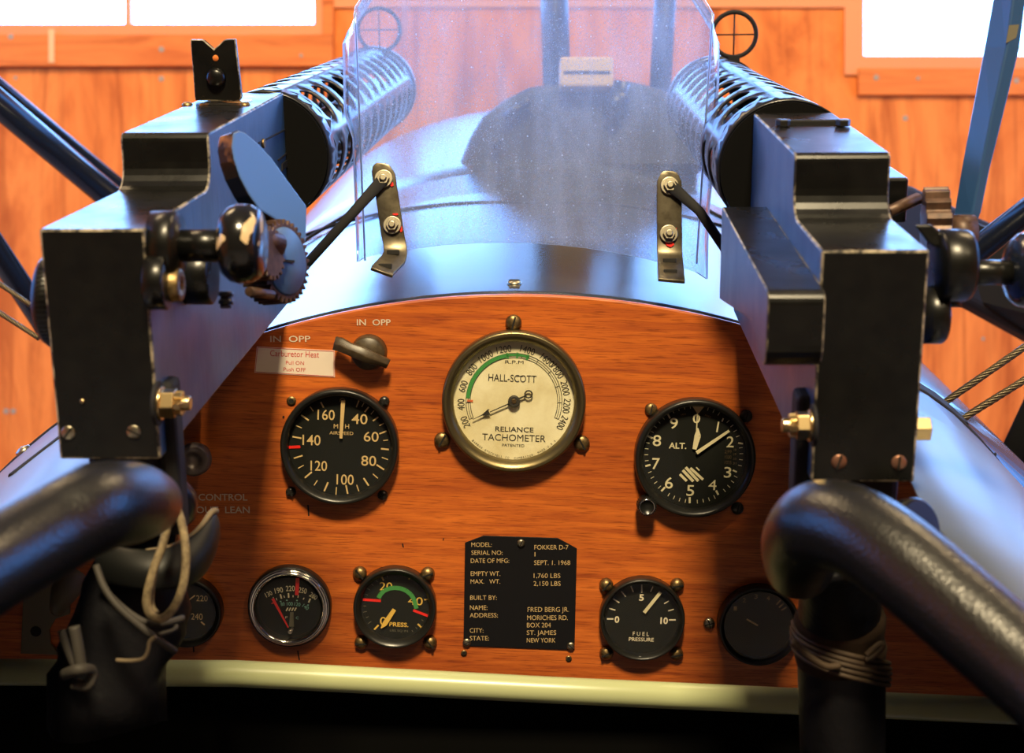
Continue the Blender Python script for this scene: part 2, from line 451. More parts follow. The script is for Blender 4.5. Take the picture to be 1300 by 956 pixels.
# openings: left window, right window
LW = (-2.9, xpx(404, WY), zpx(36, WY), zpx(36, WY)+1.15)
RW = (xpx(1091, WY), 3.0, zpx(76, WY), zpx(76, WY)+1.35)
H0, H1 = 0.0, 4.9
XL, XR = -3.6, 3.6
TW = (LW[1]+.10, RW[0]-.10, EYE+1.13, EYE+1.62)
mb = MB()
def wbox(x0, x1, z0, z1): mb.box(WORLD, (x0, WY, z0), (x1, WY+.08, z1))
wbox(XL, LW[0], H0, H1); wbox(LW[1], RW[0], H0, TW[2]); wbox(LW[1], RW[0], TW[3], H1); wbox(LW[1], TW[0], TW[2], TW[3]) if LW[1] < TW[0] else None; wbox(TW[1], RW[0], TW[2], TW[3]); wbox(RW[1], XR, H0, H1)
wbox(LW[0], LW[1], H0, LW[2]); wbox(LW[0], LW[1], LW[3], H1)
wbox(RW[0], RW[1], H0, RW[2]); wbox(RW[0], RW[1], RW[3], H1)
wall_front = struct(build('wall_front', mb, M['ply']))
mb = MB(); mb.box(WORLD, (XL, -4, -.05), (XR, WY+.08, 0)); struct(build('floor', mb, M['floorc']))
mb = MB(); mb.box(WORLD, (XL, -4, H1), (XR, WY+.08, H1+.05)); struct(build('ceiling', mb, M['ceil']))
mb = MB(); mb.box(WORLD, (XL, -4.05, 0), (XR, -4, H1)); struct(build('wall_back', mb, M['backw']))
# side walls, each opened for an added daylight bay
for nm, x0, x1 in (('wall_left', XL-.05, XL), ('wall_right', XR, XR+.05)):
    mb = MB()
    mb.box(WORLD, (x0, -4, 0), (x1, .3, H1)); mb.box(WORLD, (x0, .3, 0), (x1, WY, 1.8)); mb.box(WORLD, (x0, .3, 3.9), (x1, WY, H1))
    mb.box(WORLD, (x0, 4.3, 1.8), (x1, WY, 3.9))
    struct(build(nm, mb, M['ply']))
def window(n, W, bars, sill_px, trimw):
    x0, x1, z0, z1 = W
    mb = MB()
    e = .05
    for a in ((x0-e, x0+.012, z0-e, z1+e), (x1-.012, x1+e, z0-e, z1+e), (x0+.012, x1-.012, z0-e, z0+.012), (x0+.012, x1-.012, z1-.012, z1+e)):
        mb.box(WORLD, (a[0], WY-.012, a[2]), (a[1], WY-.0005, a[3]))
        mb.box(WORLD, (max(a[0], x0), WY-.0005, max(a[2], z0)), (min(a[1], x1), WY+.07, min(a[3], z1)))
    for bx in bars: mb.box(WORLD, (bx-.009, WY+.01, z0), (bx+.009, WY+.05, z1))
    fr_ = struct(build('window_%d' % n, mb, M['frame']))
    mb = MB(); mb.box(WORLD, (x0-.02, WY+.09, z0-.02), (x1+.02, WY+.095, z1+.02))
    p = build('window_pane', mb, M['day'], parent=fr_)
    return fr_
window(1, LW, [xpx(161, WY), xpx(161, WY)-.62, xpx(161, WY)-1.25], 0, 0)
window(2, RW, [RW[0]+1.25], 0, 0)
window(5, TW, [0.0, .5], 0, 0)  # unseen centre window, added to turn the cowl reflection blue
# unseen glowing side bays, added for blue reflections
for n, x in ((3, XL-.06), (4, XR+.06)):
    mb = MB()
    s_ = 1 if x > 0 else -1
    for a in ((.3, .4, 1.8, 3.9), (4.2, 4.3, 1.8, 3.9), (.4, 4.2, 1.8, 1.9), (.4, 4.2, 3.8, 3.9), (2.2, 2.3, 1.9, 3.8)):
        mb.box(WORLD, (x-.02, a[0], a[2]), (x+.02, a[1], a[3]))
    w_ = struct(build('window_%d' % n, mb, M['frame']))
    mb = MB(); mb.box(WORLD, (x+.03*s_, .3, 1.8), (x+.035*s_, 4.3, 3.9)); build('window_pane', mb, M['side_glow'], parent=w_)
# trim boards under the windows (horizontal) and beside them (vertical)
def trim(n, x0, x1, z0, z1, d=.022):
    mb = MB(); mb.box(WORLD, (x0, WY-d, z0), (x1, WY, z1)); return struct(build('trim_%d' % n, mb, M['trim'], bevel=.003))
yA = 46; yB = 86
trim(1, XL, xpx(424, WY), zpx(yB, WY), zpx(yA, WY), .03)
trim(2, xpx(1088, WY), XR, zpx(122, WY), zpx(88, WY), .022)
trim(3, xpx(410, WY), xpx(424, WY), zpx(yA, WY)+.001, H1, .02)
mb = MB(); mb.box(WORLD, (LW[1]+.06, WY-.12, TW[3]+.06), (RW[0]-.06, WY-.02, H1-.01)); struct(build('trim_5', mb, M['backw'], bevel=.01))  # unseen dark board, added to darken the reflection near the cowl edge
mb = MB(); mb.box(WORLD, (xpx(66, WY), WY-.034, zpx(82, WY)), (xpx(73, WY), WY-.030, zpx(40, WY)))
struct(build('trim_4', mb, M['putty']))
for i, (px, py, big) in enumerate(((18, 49, 1), (208, 65, 1), (205, 100, 1), (384, 73, 0), (1163, 101, 0), (1110, 100, 1), (1149, 150, 1), (1287, 104, 1), (20, 99, 0), (1248, 430, 0), (8, 522, 1), (17, 522, 1), (1073, 89, 0))):
    mb = MB(); mb.cyl(axis_frame((xpx(px, WY), WY-.0005-(.03 if py < 86 else .022 if (py < 120 and px > 1090) else 0), zpx(py, WY)), (0, -1, 0)), .009 if big else .006, 0, .002, 12)
    build('nail_head', mb, M['nail'], wall_front)

# ------------------------------------------------------------------ instrument panel
PY0 = 1.165
roll = math.radians(1.9)
tl = math.radians(8)
z = Vector((0, -math.cos(tl), -math.sin(tl))); u = Vector((math.cos(roll), 0, -math.sin(roll)))
u = (u - z*u.dot(z)).normalized(); v_ = z.cross(u)
PF = Frame(at(650, 600, PY0), u, v_, z)
def pl(px, py, w=0.0):
    h = PF.hit(px, py, 2, w); return h
PPX = PY0/FPX        # metres per pixel on the panel (approx.)
CC = (655, 1458); CR = 1088.0      # arc of the cowl edge in pixels
def arc_pt(dx, dr=0.0):
    r = CR+dr; return (CC[0]+dx, CC[1]-math.sqrt(max(r*r-dx*dx, 1)))
poly = []
for i in range(-34, 35):
    x, y = arc_pt(i*20, -4); ex = max(0, math.degrees(math.asin(min(1, abs(i*20)/CR)))-27); y += (.0005 if i > 0 else .00015)*ex*ex/PPX; h = pl(x, y); poly.append((h.x, h.y))
hb1 = pl(1345, 896); hb0 = pl(-40, 858)
poly += [(hb1.x, hb1.y), (hb0.x, hb0.y)]
panel = thing('instrument_panel', PF, 'varnished reddish mahogany board carrying the dials under the arched cowl edge', 'instrument panel')
mb = MB(); mb.prism(PF, poly, -.009, 0)
build('board', mb, M['mahogany'], panel, bevel=.0015)
def ptext(mb, s, px0, px1, py, hpx, w=0.0004, ang=0, mat=0, bold=0.0):
    a = pl(px0, py, w); b = pl(px1, py, w); L = (b-a).length
    c = (a+b)/2; sl = math.atan2(b.y-a.y, b.x-a.x)
    mb.text(PF, s, c.x-L/2, c.x+L/2, c.y, hpx*PPX, w, sl+ang, mat, bold)
for a_ in (('IN  OPP', 453, 496, 409, 8), ('IN  OPP', 343, 394, 430, 8), ('CONTROL', 252, 314, 631, 9), ('OUT  LEAN', 249, 317, 647, 9)):
    mb = MB(); ptext(mb, *a_, bold=.010); build('stencilled_lettering', mb, M['panelwhite'], panel, keepn=True)
# holes, hairline cracks
for px, py, r in ((370, 509, 6), (589, 829, 4), (722, 836, 4)):
    mb = MB(); h = pl(px, py); mb.lathe(PF.sub(h.x, h.y, 0), [(r*PPX, .0), (r*PPX, .0008), (r*.45*PPX, .0008)], 16, 0)
    build('screw_bushing', mb, M['oldbrass'], panel)
for px, py, r in ((370, 509, 3), (589, 829, 2.2), (722, 836, 2.2), (360, 529, 1.2), (563, 684, 0.8)):
    mb = MB(); h = pl(px, py); mb.cyl(PF.sub(h.x, h.y, 0), r*PPX, .0002, .0009, 12); build('screw_hole', mb, M['slot'], panel)
for pts in (((245, 806), (246, 828)), ((378, 826), (380, 838)), ((391, 641), (392, 655)), ((511, 690), (512, 695))):
    mb = MB(); a = pl(*pts[0], .0002); b = pl(*pts[1], .0002)
    mb.add([PF.w(a.x-.0006, a.y, .0003), PF.w(a.x+.0006, a.y, .0003), PF.w(b.x+.0006, b.y, .0003), PF.w(b.x-.0006, b.y, .0003)], [(0, 1, 2, 3)]); build('hairline_crack', mb, M['slot'], panel)

def local_axes(th): return None
def screw(parent, px, py, rpx, mt, dome=.55, slot_ang=0.6, w=0.0, name='mounting_screw', washer=False, cross=False):
    h = pl(px, py, w); r = rpx*PPX; F = PF.sub(h.x, h.y, w, slot_ang)
    mb = MB()
    prof = [(0, .0), (r*1.0, .0)]
    prof += [(r*math.cos(t*PI/12), r*.25+r*dome*math.sin(t*PI/12)) for t in range(0, 7)]
    prof[-1] = (0, prof[-1][1])
    mb.lathe(F, prof, 24, 0)
    t = r*(.25+dome)
    mb.box(F, (-r*.82, -r*.11, t*.62), (r*.82, r*.11, t*1.015), 1)
    if cross: mb.box(F, (-r*.11, -r*.8, t*.62), (r*.11, r*.8, t*1.015), 1)
    if washer:
        mb.lathe(F, [(r*.9, .0001), (r*1.28, .0001), (r*1.28, .0012), (r*.9, .0012)], 24, 0)
    return build(name, mb, [mt, M['slot']], parent)

def gauge(name, px, py, rpx, label, depth=.012, inner=.86, case=None, cat='gauge', step=True, face=None, facew=.004, group=None, glass=True):
    h = pl(px, py, depth*.5); r = rpx*PPX
    F = PF.sub(h.x, h.y, 0)
    t = thing(name, F, label, cat, group)
    mb = MB(); ri = r*inner
    mb.lathe(F, [(r*.97, 0), (r, .001), (r, depth-.003), (r*.985, depth-.0008), (r*.96, depth), (r*.925, depth-.0005), (ri*1.01, depth-.004), (ri, facew)], 72, 0)
    build('bezel', mb, case or M['dialcase'], t)
    mb = MB(); mb.cyl(F, ri*1.005, .0005, facew, 72)
    build('dial_face', mb, face or M['dial'], t)
    if glass:
        mb = MB(); mb.cyl(F, ri*1.006, depth-.0045, depth-.0038, 72)
        build('cover_glass', mb, M['glass'], t)
    return t, F
FW = .0043   # markings sit just above the dial face
def gseg(mb, p0, p1, wpx, mat=0, w=FW, w2=None):
    a = pl(*p0, w); b = pl(*p1, w); d = Vector((b.x-a.x, b.y-a.y)); L = d.length; d /= L; n = Vector((-d.y, d.x))
    h0 = wpx*PPX/2; h1 = (w2 if w2 is not None else wpx)*PPX/2
    vs = [PF.w(a.x+n.x*h0, a.y+n.y*h0, w), PF.w(a.x-n.x*h0, a.y-n.y*h0, w), PF.w(b.x-n.x*h1, b.y-n.y*h1, w), PF.w(b.x+n.x*h1, b.y+n.y*h1, w)]
    mb.add(vs, [(0, 1, 2, 3)], mat)
def garc(mb, c, r, a0, a1, wpx, mat=0, w=FW, n=40):
    pts = []
    for i in range(n+1):
        a = math.radians(a0+(a1-a0)*i/n); pts.append((c[0]+r*math.cos(a), c[1]-r*math.sin(a)))
    for i in range(n): gseg(mb, pts[i], pts[i+1], wpx, mat, w)
def gtext(mb, s, cx, cy, wpx, hpx, ang=0, mat=0, bold=.0, w=FW):
    a = pl(cx, cy, w); L = wpx*PPX
    mb.text(PF, s, a.x-L/2, a.x+L/2, a.y, hpx*PPX, w, ang - 0*roll, mat, bold)
def needle(name, parent, p0, p1, w0, w1, mt, z0, th=.0006):
    a = pl(*p0, z0); b = pl(*p1, z0); d = Vector((b.x-a.x, b.y-a.y)); L = d.length; d /= L; n = Vector((-d.y, d.x))
    h0, h1 = w0*PPX/2, w1*PPX/2
    poly = [(a.x+n.x*h0, a.y+n.y*h0), (a.x-n.x*h0, a.y-n.y*h0), (b.x-n.x*h1, b.y-n.y*h1), (b.x+n.x*h1, b.y+n.y*h1)]
    mb = MB(); mb.prism(PF, poly, z0, z0+th); return build(name, mb, mt, parent)

# ---- tachometer
def K(c0, s): return lambda x, y: (c0[0]+x/s, c0[1]+y/s)
T_, TF = gauge('tachometer', 652.3, 509.5, 90, 'largest dial on the board, cream faced tachometer with green arc and brass rim', .014, .84, M['bezel'], 'tachometer', face=M['cream'])
q = K((540, 390), 4.345)
TC = (652.5, 509.5)
mb = MB()
garc(mb, TC, 61, 202, -22, .8); garc(mb, TC, 58.2, 202, -22, .6); garc(mb, TC, 55.6, 202, -22, .8)
for i in range(23):
    a = math.radians(202-224*i/22)
    r0, r1 = (55.6, 61)
    if i in (0, 22) or i % 2 == 0: gseg(mb, (TC[0]+r0*math.cos(a), TC[1]-r0*math.sin(a)), (TC[0]+r1*math.cos(a), TC[1]-r1*math.sin(a)), .7)
for i, s in enumerate(('200', '400', '600', '800', '1000', '1200', '1400', '1600', '1800', '2000', '2200', '2400')):
    ad = (203, 183.5, 163.5, 143, 122, 101, 75, 51, 34.5, 14.5, -5, -24)[i]; a = math.radians(ad)
    gtext(mb, s, TC[0]+67.5*math.cos(a), TC[1]-67.5*math.sin(a), 14.5 if len(s) == 3 else 18.5, 9.2, math.radians(ad-90))
gtext(mb, 'R.P.M', 653, 459.5, 23, 4.2)
gtext(mb, 'HALL-SCOTT', 650.5, 480, 60, 9.5, -.01, bold=.004)
gseg(mb, (655, 477.5), (664, 477.8), 1.0)
gtext(mb, 'RELIANCE', 653, 545, 48, 6.5, bold=.01)
gtext(mb, 'TACHOMETER', 652.5, 555.5, 80, 9)
gtext(mb, 'PATENTED', 651.5, 565.3, 28, 3.6)
s = 'BARROW.STOCKWELL CO. CAMBRIDGE, MASS.U.S.A.'
for i, ch in enumerate(s):
    if ch == ' ': continue
    ad = 224+(318-224)*i/(len(s)-1); a = math.radians(ad)
    gtext(mb, ch, TC[0]+72*math.cos(a), TC[1]-72*math.sin(a), 1.9 if ch not in '.,I' else .6, 3.0, math.radians(ad+90))
build('dial_markings', mb, M['ink'], T_, keepn=True)
mb = MB(); garc(mb, TC, 58.6, 176, 100, 4.8, w=FW+.0002); garc(mb, TC, 59, 100, 71, 3.0, w=FW+.0002)
a = math.radians(73)
for ad in (98, 86, 73):
    a = math.radians(ad); gseg(mb, (TC[0]+55*math.cos(a), TC[1]-55*math.sin(a)), (TC[0]+62*math.cos(a), TC[1]-62*math.sin(a)), 2.6, w=FW+.0002)
build('green_band', mb, M['green'], T_, keepn=True)
mb = MB(); gseg(mb, (593, 508.5), (600.5, 509.3), 2.6, w=FW+.0004); build('red_mark', mb, M['rust'], T_, keepn=True)
mb = MB()
h = pl(*TC, .006); mb.cyl(PF.sub(h.x, h.y, 0), 7.6*PPX, .0045, .0085, 24, bev=.0008)
def nseg(mb, p0, p1, w0, w1, z0, z1):
    a = pl(*p0, z0); b = pl(*p1, z0); d = Vector((b.x-a.x, b.y-a.y)); d.normalize(); n = Vector((-d.y, d.x)); h0, h1 = w0*PPX/2, w1*PPX/2
    mb.prism(PF, [(a.x+n.x*h0, a.y+n.y*h0), (a.x-n.x*h0, a.y-n.y*h0), (b.x-n.x*h1, b.y-n.y*h1), (b.x+n.x*h1, b.y+n.y*h1)], z0, z1)
nseg(mb, (652, 510), (622, 523), 1.4, 1.2, .0062, .0068)
nseg(mb, (621, 519.5), (613, 527.5), 1, 1, .0062, .0068)
nseg(mb, (621, 523), (612, 527), 8, 1.2, .0062, .0068)
nseg(mb, (613, 526.5), (600, 532.5), 1.4, .5, .0062, .0068)
nseg(mb, (655, 508), (667, 502.5), 2.4, 1.8, .0062, .0068)
h = pl(671, 500.5, .0064); mb.lathe(PF.sub(h.x, h.y, 0), [(3.6*PPX, .0062), (5.4*PPX, .0062), (5.4*PPX, .0068), (3.6*PPX, .0068), (3.6*PPX, .0062)], 24)
build('pointer', mb, M['ink'], T_)
mb = MB(); h = pl(*TC, .0085); mb.cyl(PF.sub(h.x, h.y, 0), 3*PPX, .0084, .0092, 16, bev=.0003); build('pointer_cap', mb, M['oldbrass'], T_)
for px, py, a in ((652, 409.5, 1.35), (561.5, 558.5, 1.1), (738.5, 562.5, 2.1)): screw(T_, px, py, 10.2, M['oldbrass'], .5, a)

# ---- airspeed indicator
A_, AF = gauge('airspeed_indicator', 431.5, 566.5, 74.3, 'black airspeed dial, upper left of the board, pointer straight up', .014, .87)
q = K((340, 480), 5.622)
mb = MB()
for s, x, y, w_, h_ in (('160', 416, 260, 122, 76), ('40', 655, 290, 112, 76), ('60', 738, 416, 105, 74), ('80', 720, 588, 106, 76), ('100', 552, 722, 122, 78), ('120', 364, 624, 118, 76), ('140', 312, 440, 128, 78)):
    cx_, cy_ = q(x, y); gtext(mb, s, cx_, cy_, w_/5.622, h_/5.622, 0, bold=.004)
cx_, cy_ = q(486, 343); gtext(mb, 'M', cx_, cy_, 5.4, 6)
cx_, cy_ = q(566, 343); gtext(mb, 'H', cx_, cy_, 5, 6); cx_, cy_ = q(528, 343); gtext(mb, 'P', cx_, cy_, 4.6, 6)
cx_, cy_ = q(525, 392); gtext(mb, 'AIRSPEED', cx_, cy_, 30, 4.4)
for x0, y0, x1, y1, w_ in ((378,172,398,210,1.8),(302,204,325,237,1.2),(238,264,292,302,2),(200,338,242,356,1.2),(176,418,240,430,2),(186,572,248,553,1.8),(216,644,256,622,1.2),(264,712,314,670,2),(330,766,354,730,1.2),(402,808,430,744,2),(486,832,490,778,1.3),(570,826,558,764,2),(650,808,634,762,1.2),(720,768,684,714,2),(786,716,750,684,1.3),(830,654,776,618,2),(858,582,814,566,1.3),(864,510,808,504,2),(858,442,824,446,1.2),(848,378,796,398,1.8),(830,322,796,340,1.2),(788,278,750,306,1.8),(758,232,736,258,1),(720,206,692,242,1.8),(686,178,670,206,.9),(650,160,632,208,1.6)):
    gseg(mb, q(x0, y0), q(x1, y1), w_)
build('dial_markings', mb, M['lume'], A_, keepn=True)
mb = MB(); gseg(mb, q(140, 494), q(232, 490), 3.6, w=FW+.0003); build('red_line', mb, M['red'], A_, keepn=True)
needle('pointer', A_, q(538, 158), q(522, 430), 5.2, 3.6, M['lume'], .0062)
mb = MB()
h = pl(*q(532, 160), .005); mb.lathe(PF.sub(h.x, h.y, 0), [(2.2*PPX, .005), (3.4*PPX, .005), (3.4*PPX, .0056), (2.2*PPX, .0056), (2.2*PPX, .005)], 20)
build('zero_ring', mb, M['oldbrass'], A_)
for px, py in (q(832, 165), q(166, 812), q(820, 835)): screw(A_, px, py, 6.6, M['blackscrew'], .6, random.uniform(0, 3), cross=True)

# ---- altimeter
B_, BF = gauge('altimeter', 882, 581, 76, 'black altimeter dial, upper right of the board, two cream hands and a knob', .014, .87)
q = K((760, 480), 4.345)
mb = MB()
for s, x, y, w_, h_ in (('9', 415, 248, 44, 62), ('8', 322, 343, 46, 64), ('7', 316, 470, 42, 66), ('6', 388, 576, 44, 66), ('5', 506, 618, 42, 64), ('4', 628, 588, 44, 60), ('3', 712, 518, 40, 62), ('2', 726, 350, 40, 64), ('0', 540, 222, 40, 52)):
    cx_, cy_ = q(x, y); gtext(mb, s, cx_, cy_, w_/4.345, h_/4.345, 0, bold=0 if s == '4' else .006)
gseg(mb, q(652, 298), q(662, 240), 2)
cx_, cy_ = q(436, 372); gtext(mb, 'ALT.', cx_, cy_, 96/4.345, 34/4.345, .0, bold=.02)
for x0, y0, x1, y1, w_ in ((380,196,394,222,2),(268,318,298,332,2.4),(258,486,286,478,2.4),(346,624,366,602,2.4),(502,690,502,658,2.6),(660,644,648,620,2.4),(762,518,740,508,2),(796,362,770,358,2),(688,222,680,240,1.6)):
    gseg(mb, q(x0, y0), q(x1, y1), w_)
ac = (525, 420)
for i in range(50):
    if i % 5 == 0: continue
    a = math.radians(90-7.2*i-3); r0, r1 = 252, 272
    gseg(mb, q(ac[0]+r0*math.cos(a), ac[1]-r0*math.sin(a)), q(ac[0]+r1*math.cos(a), ac[1]-r1*math.sin(a)), .8)
mb2 = MB()
build('dial_markings', mb, M['lume_w'], B_, keepn=True)
mb = MB()
for i, s in enumerate(('2|99', '1030', '1035')):
    cx_, cy_ = q(714, 405+i*30); gtext(mb, s, cx_, cy_, 8.5, 4.6)
for i, s in enumerate(('28', '29', '30', '31')):
    cx_, cy_ = q(750, 395+i*25); gtext(mb, s, cx_, cy_, 4, 3)
build('pressure_scale', mb, M['oldbrass'], B_, keepn=True); mb = MB()
cx_, cy_ = q(468, 200); gtext(mb, '100', cx_, cy_, 6, 2.2, .2); cx_, cy_ = q(604, 210); gtext(mb, 'FEET', cx_, cy_, 8, 2.2, -.3)
build('small_lettering', mb, M['oldbrass'], B_, keepn=True)
mb = MB()
for x0, y0, x1, y1, w_ in ((448,530,486,568,3.2),(464,508,522,570,3.6),(480,492,550,568,3.6),(506,496,576,560,3.2),(538,492,556,510,1.6)):
    gseg(mb, q(x0, y0), q(x1, y1), w_)
build('striped_flag', mb, M['lume_w'], B_, keepn=True)
needle('long_hand', B_, q(540, 412), q(720, 290), 4.4, 3.0, M['lume_w'], .0066)
mb = MB()
nseg(mb, q(528, 392), q(546, 318), 5, 8, .0056, .0062); nseg(mb, q(546, 318), q(546, 276), 8, 1.6, .0056, .0062)
nseg(mb, q(540, 290), q(544, 196), 1.4, 1, .0056, .0062)
build('short_hand', mb, M['lume_w'], B_)
mb = MB(); nseg(mb, q(549, 156), q(547, 196), 15, 1, .0048, .0053); build('index_marker', mb, M['lume'], B_)
for px, py, mt in ((826.5, 519.5, M['oldbrass']), (947, 528, M['blackscrew']), (936, 645, M['blackscrew'])): screw(B_, px, py, 8, mt, .5, 1.4)
h = pl(820.5, 641, .012); KF = PF.sub(h.x, h.y, 0)
mb = MB(); mb.lathe(KF, [(0, 0), (9*PPX, 0), (9*PPX, .006), (11*PPX, .007), (11.4*PPX, .017), (10*PPX, .0195), (8.6*PPX, .0195), (8.2*PPX, .0185), (0, .0185)], 32, 0, mats=[0, 0, 0, 0, 0, 1, 0, 0])
for i in range(24):
    a = 2*PI*i/24
    mb.box(KF.sub(11.2*PPX*math.cos(a), 11.2*PPX*math.sin(a), .0075, a), (-.0002, -.0004, 0), (.0007, .0004, .0105))
k_ = build('setting_knob', mb, [M['dialcase'], M['chrome']], B_)

# ---- temperature gauge with chrome rim
C_, CF = gauge('temperature_gauge', 367, 771, 53.5, 'chrome rimmed temperature dial with a thin red pointer and wide red mark, lower left', .015, .76, M['chrome'], glass=True)
for o in list(C_.children):
    if o.name.startswith('bezel'): bpy.data.objects.remove(o)
r = 53.5*PPX
mb = MB(); mb.lathe(CF, [(r, 0), (r, .005), (r*.985, .008), (r*.95, .009), (r*.945, .0085), (r*.93, .0100), (r*.90, .0108), (r*.895, .0100), (r*.88, .0115), (r*.85, .012), (r*.80, .009), (r*.765, .004)], 72, mats=[1, 1, 1, 1, 0, 0, 0, 0, 0, 0, 0])
build('bezel', mb, [M['chrome'], M['dialcase']], C_)
q = K((300, 700), 6.829)
mb = MB()
for s, x, y, w_, h_, a in (('130', 280, 368, 62, 44, 28), ('190', 368, 336, 72, 50, 12), ('220', 468, 320, 78, 50, 3), ('250', 576, 338, 70, 50, -10), ('280', 670, 386, 70, 46, -32)):
    cx_, cy_ = q(x, y); gtext(mb, s, cx_, cy_, w_/6.83, h_/6.83, math.radians(a), bold=.004)
for x0, y0, x1, y1, w_ in ((318,396,328,416,1),(346,404,352,424,1),(382,372,392,410,2),(412,384,418,402,1.2),(452,362,454,402,2),(492,380,492,398,1.2),(538,380,534,402,1.2),(588,402,580,418,1.2),(642,410,626,444,2)):
    gseg(mb, q(x0, y0), q(x1, y1), w_)
cx_, cy_ = q(435, 572); gtext(mb, 'F', cx_, cy_, 3, 3)
build('dial_markings', mb, M['lume_w'], C_, keepn=True)
mb = MB()
for s, x, y, w_, a in (('80', 402, 456, 34, 8), ('100', 464, 454, 52, 0), ('120', 530, 458, 52, -6), ('140', 602, 482, 56, -36)):
    cx_, cy_ = q(x, y); gtext(mb, s, cx_, cy_, w_/6.83, 34/6.83, math.radians(a))
for x, y in ((384, 434), (438, 424), (526, 426), (622, 466)): gseg(mb, q(x-7, y), q(x+7, y), 1.5)
cx_, cy_ = q(528, 576); gtext(mb, 'C', cx_, cy_, 3.4, 3.6)
build('celsius_markings', mb, M['teal'], C_, keepn=True)
mb = MB()
cx_, cy_ = q(478, 502); gtext(mb, 'VDO WW', cx_, cy_, 96/6.83, 26/6.83, .05, bold=.02) if False else [gseg(mb, q(432+i*24, 516), q(448+i*24, 488), 1.6) for i in range(4)]
build('maker_mark', mb, M['lume_w'], C_, keepn=True)
mb = MB(); nseg(mb, q(482, 528), q(480, 650), 4.2, 6.4, .0046, .0056); build('thermometer_symbol', mb, M['olive'], C_)
mb = MB(); gseg(mb, q(532, 232), q(524, 380), 4.6, w=.0058); build('red_mark', mb, M['red'], C_, keepn=True)
mb = MB(); nseg(mb, q(316, 408), q(452, 660), 3.6, 1.6, .0062, .0068); nseg(mb, q(306, 452), q(336, 438), 1, 1, .0062, .0068); build('pointer', mb, M['red'], C_)
mb = MB(); h = pl(*q(470, 690), .005); mb.cyl(PF.sub(h.x, h.y, 0), 2.8*PPX, .004, .008, 16, bev=.0005); h = pl(*q(484, 672), .005); mb.cyl(PF.sub(h.x, h.y, 0), 1.6*PPX, .004, .0075, 12)
build('pivot', mb, M['steel'], C_)

# ---- oil pressure gauge
D_, DF = gauge('oil_pressure_gauge', 501.5, 770.5, 53, 'black pressure dial with a green arc between two red lines, yellow pointer', .013, .82)
q = K((440, 700), 7.354)
mb = MB()
for s, x, y, w_, h_ in (('20', 368, 324, 120, 82), ('40', 642, 462, 140, 82), ('0', 342, 648, 62, 84)):
    cx_, cy_ = q(x, y); gtext(mb, s, cx_, cy_, w_/7.354, h_/7.354, 0, bold=.0)
cx_, cy_ = q(488, 682); gtext(mb, 'PRESS.', cx_, cy_, 180/7.354, 42/7.354, -.02, bold=.02)
for x0, y0, x1, y1, w_ in ((298,688,258,730,2.2),(346,272,326,236,1.8),(592,240,582,262,1.6),(726,452,766,446,1.8),(664,678,708,720,2)): gseg(mb, q(x0, y0), q(x1, y1), w_)
build('dial_markings', mb, M['lume_y'], D_, keepn=True)
mb = MB()
for i in range(11):
    a = math.radians(215-11*i); c_ = (450, 500); gseg(mb, q(c_[0]+268*math.cos(a), c_[1]-268*math.sin(a)), q(c_[0]+(294 if i % 2 else 306)*math.cos(a), c_[1]-(294 if i % 2 else 306)*math.sin(a)), .9)
for i in range(5):
    a = math.radians(-20-9*i); gseg(mb, q(c_[0]+285*math.cos(a), c_[1]-285*math.sin(a)), q(c_[0]+305*math.cos(a), c_[1]-305*math.sin(a)), .8)
cx_, cy_ = q(488, 740); gtext(mb, 'LBS SQ IN', cx_, cy_, 170/7.354, 22/7.354, -.01)
build('minor_markings', mb, M['olive'], D_, keepn=True)
mb = MB(); pts = [(298,436),(318,400),(350,368),(400,346),(450,340),(505,346),(555,366),(600,402),(630,448),(642,495),(652,535)]
P2 = []
for i in range(len(pts)-1):
    for k in range(4):
        t = k/4; P2.append((pts[i][0]*(1-t)+pts[i+1][0]*t, pts[i][1]*(1-t)+pts[i+1][1]*t))
P2.append(pts[-1])
for i in range(len(P2)-1): gseg(mb, q(*P2[i]), q(*P2[i+1]), 5.6, w=FW+.0002)
build('green_band', mb, M['green'], D_, keepn=True)
for a_, b_ in (((150, 450), (320, 462)), ((622, 550), (774, 608))):
    mb = MB(); gseg(mb, q(*a_), q(*b_), 3.4, w=FW+.0004); build('red_line', mb, M['red'], D_, keepn=True)
mb = MB(); nseg(mb, q(446, 542), q(356, 676), 5.0, 6.4, .0058, .0064); nseg(mb, q(356, 676), q(322, 716), 6.4, 1, .0058, .0064); build('pointer', mb, M['lume_y'], D_)
for px, py, a in ((457, 727, -.9), (543, 728, .35), (459, 815, .05), (546, 815, -.9)): screw(D_, px, py, 9, M['oldbrass'], .75, a)

# ---- fuel pressure gauge
E_, EF = gauge('fuel_pressure_gauge', 815, 785, 54.5, 'black fuel pressure dial marked 0, 5 and 10, right of the black data plate', .013, .88)
q = K((570, 670), 3.939)
mb = MB()
for s, x, y, w_, h_ in (('0', 840, 458, 24, 34), ('5', 963, 348, 24, 34), ('10', 1076, 464, 38, 34)):
    cx_, cy_ = q(x, y); gtext(mb, s, cx_, cy_, w_/3.94, h_/3.94, 0, bold=.03)
for x0, y0, x1, y1, w_ in ((790,456,822,456,2),(800,403,832,412,1.6),(822,356,852,375,1.6),(862,318,884,345,1.6),(910,292,922,322,1.6),(964,284,964,326,1.6),(1020,294,1008,320,1.4),(1100,366,1076,380,1.4),(1124,408,1096,416,1.4),(1100,461,1134,461,2)):
    gseg(mb, q(x0, y0), q(x1, y1), w_)
cx_, cy_ = q(960, 530); gtext(mb, 'F U E L', cx_, cy_, 82/3.94, 22/3.94); cx_, cy_ = q(962, 558); gtext(mb, 'PRESSURE', cx_, cy_, 126/3.94, 20/3.94, bold=.006)
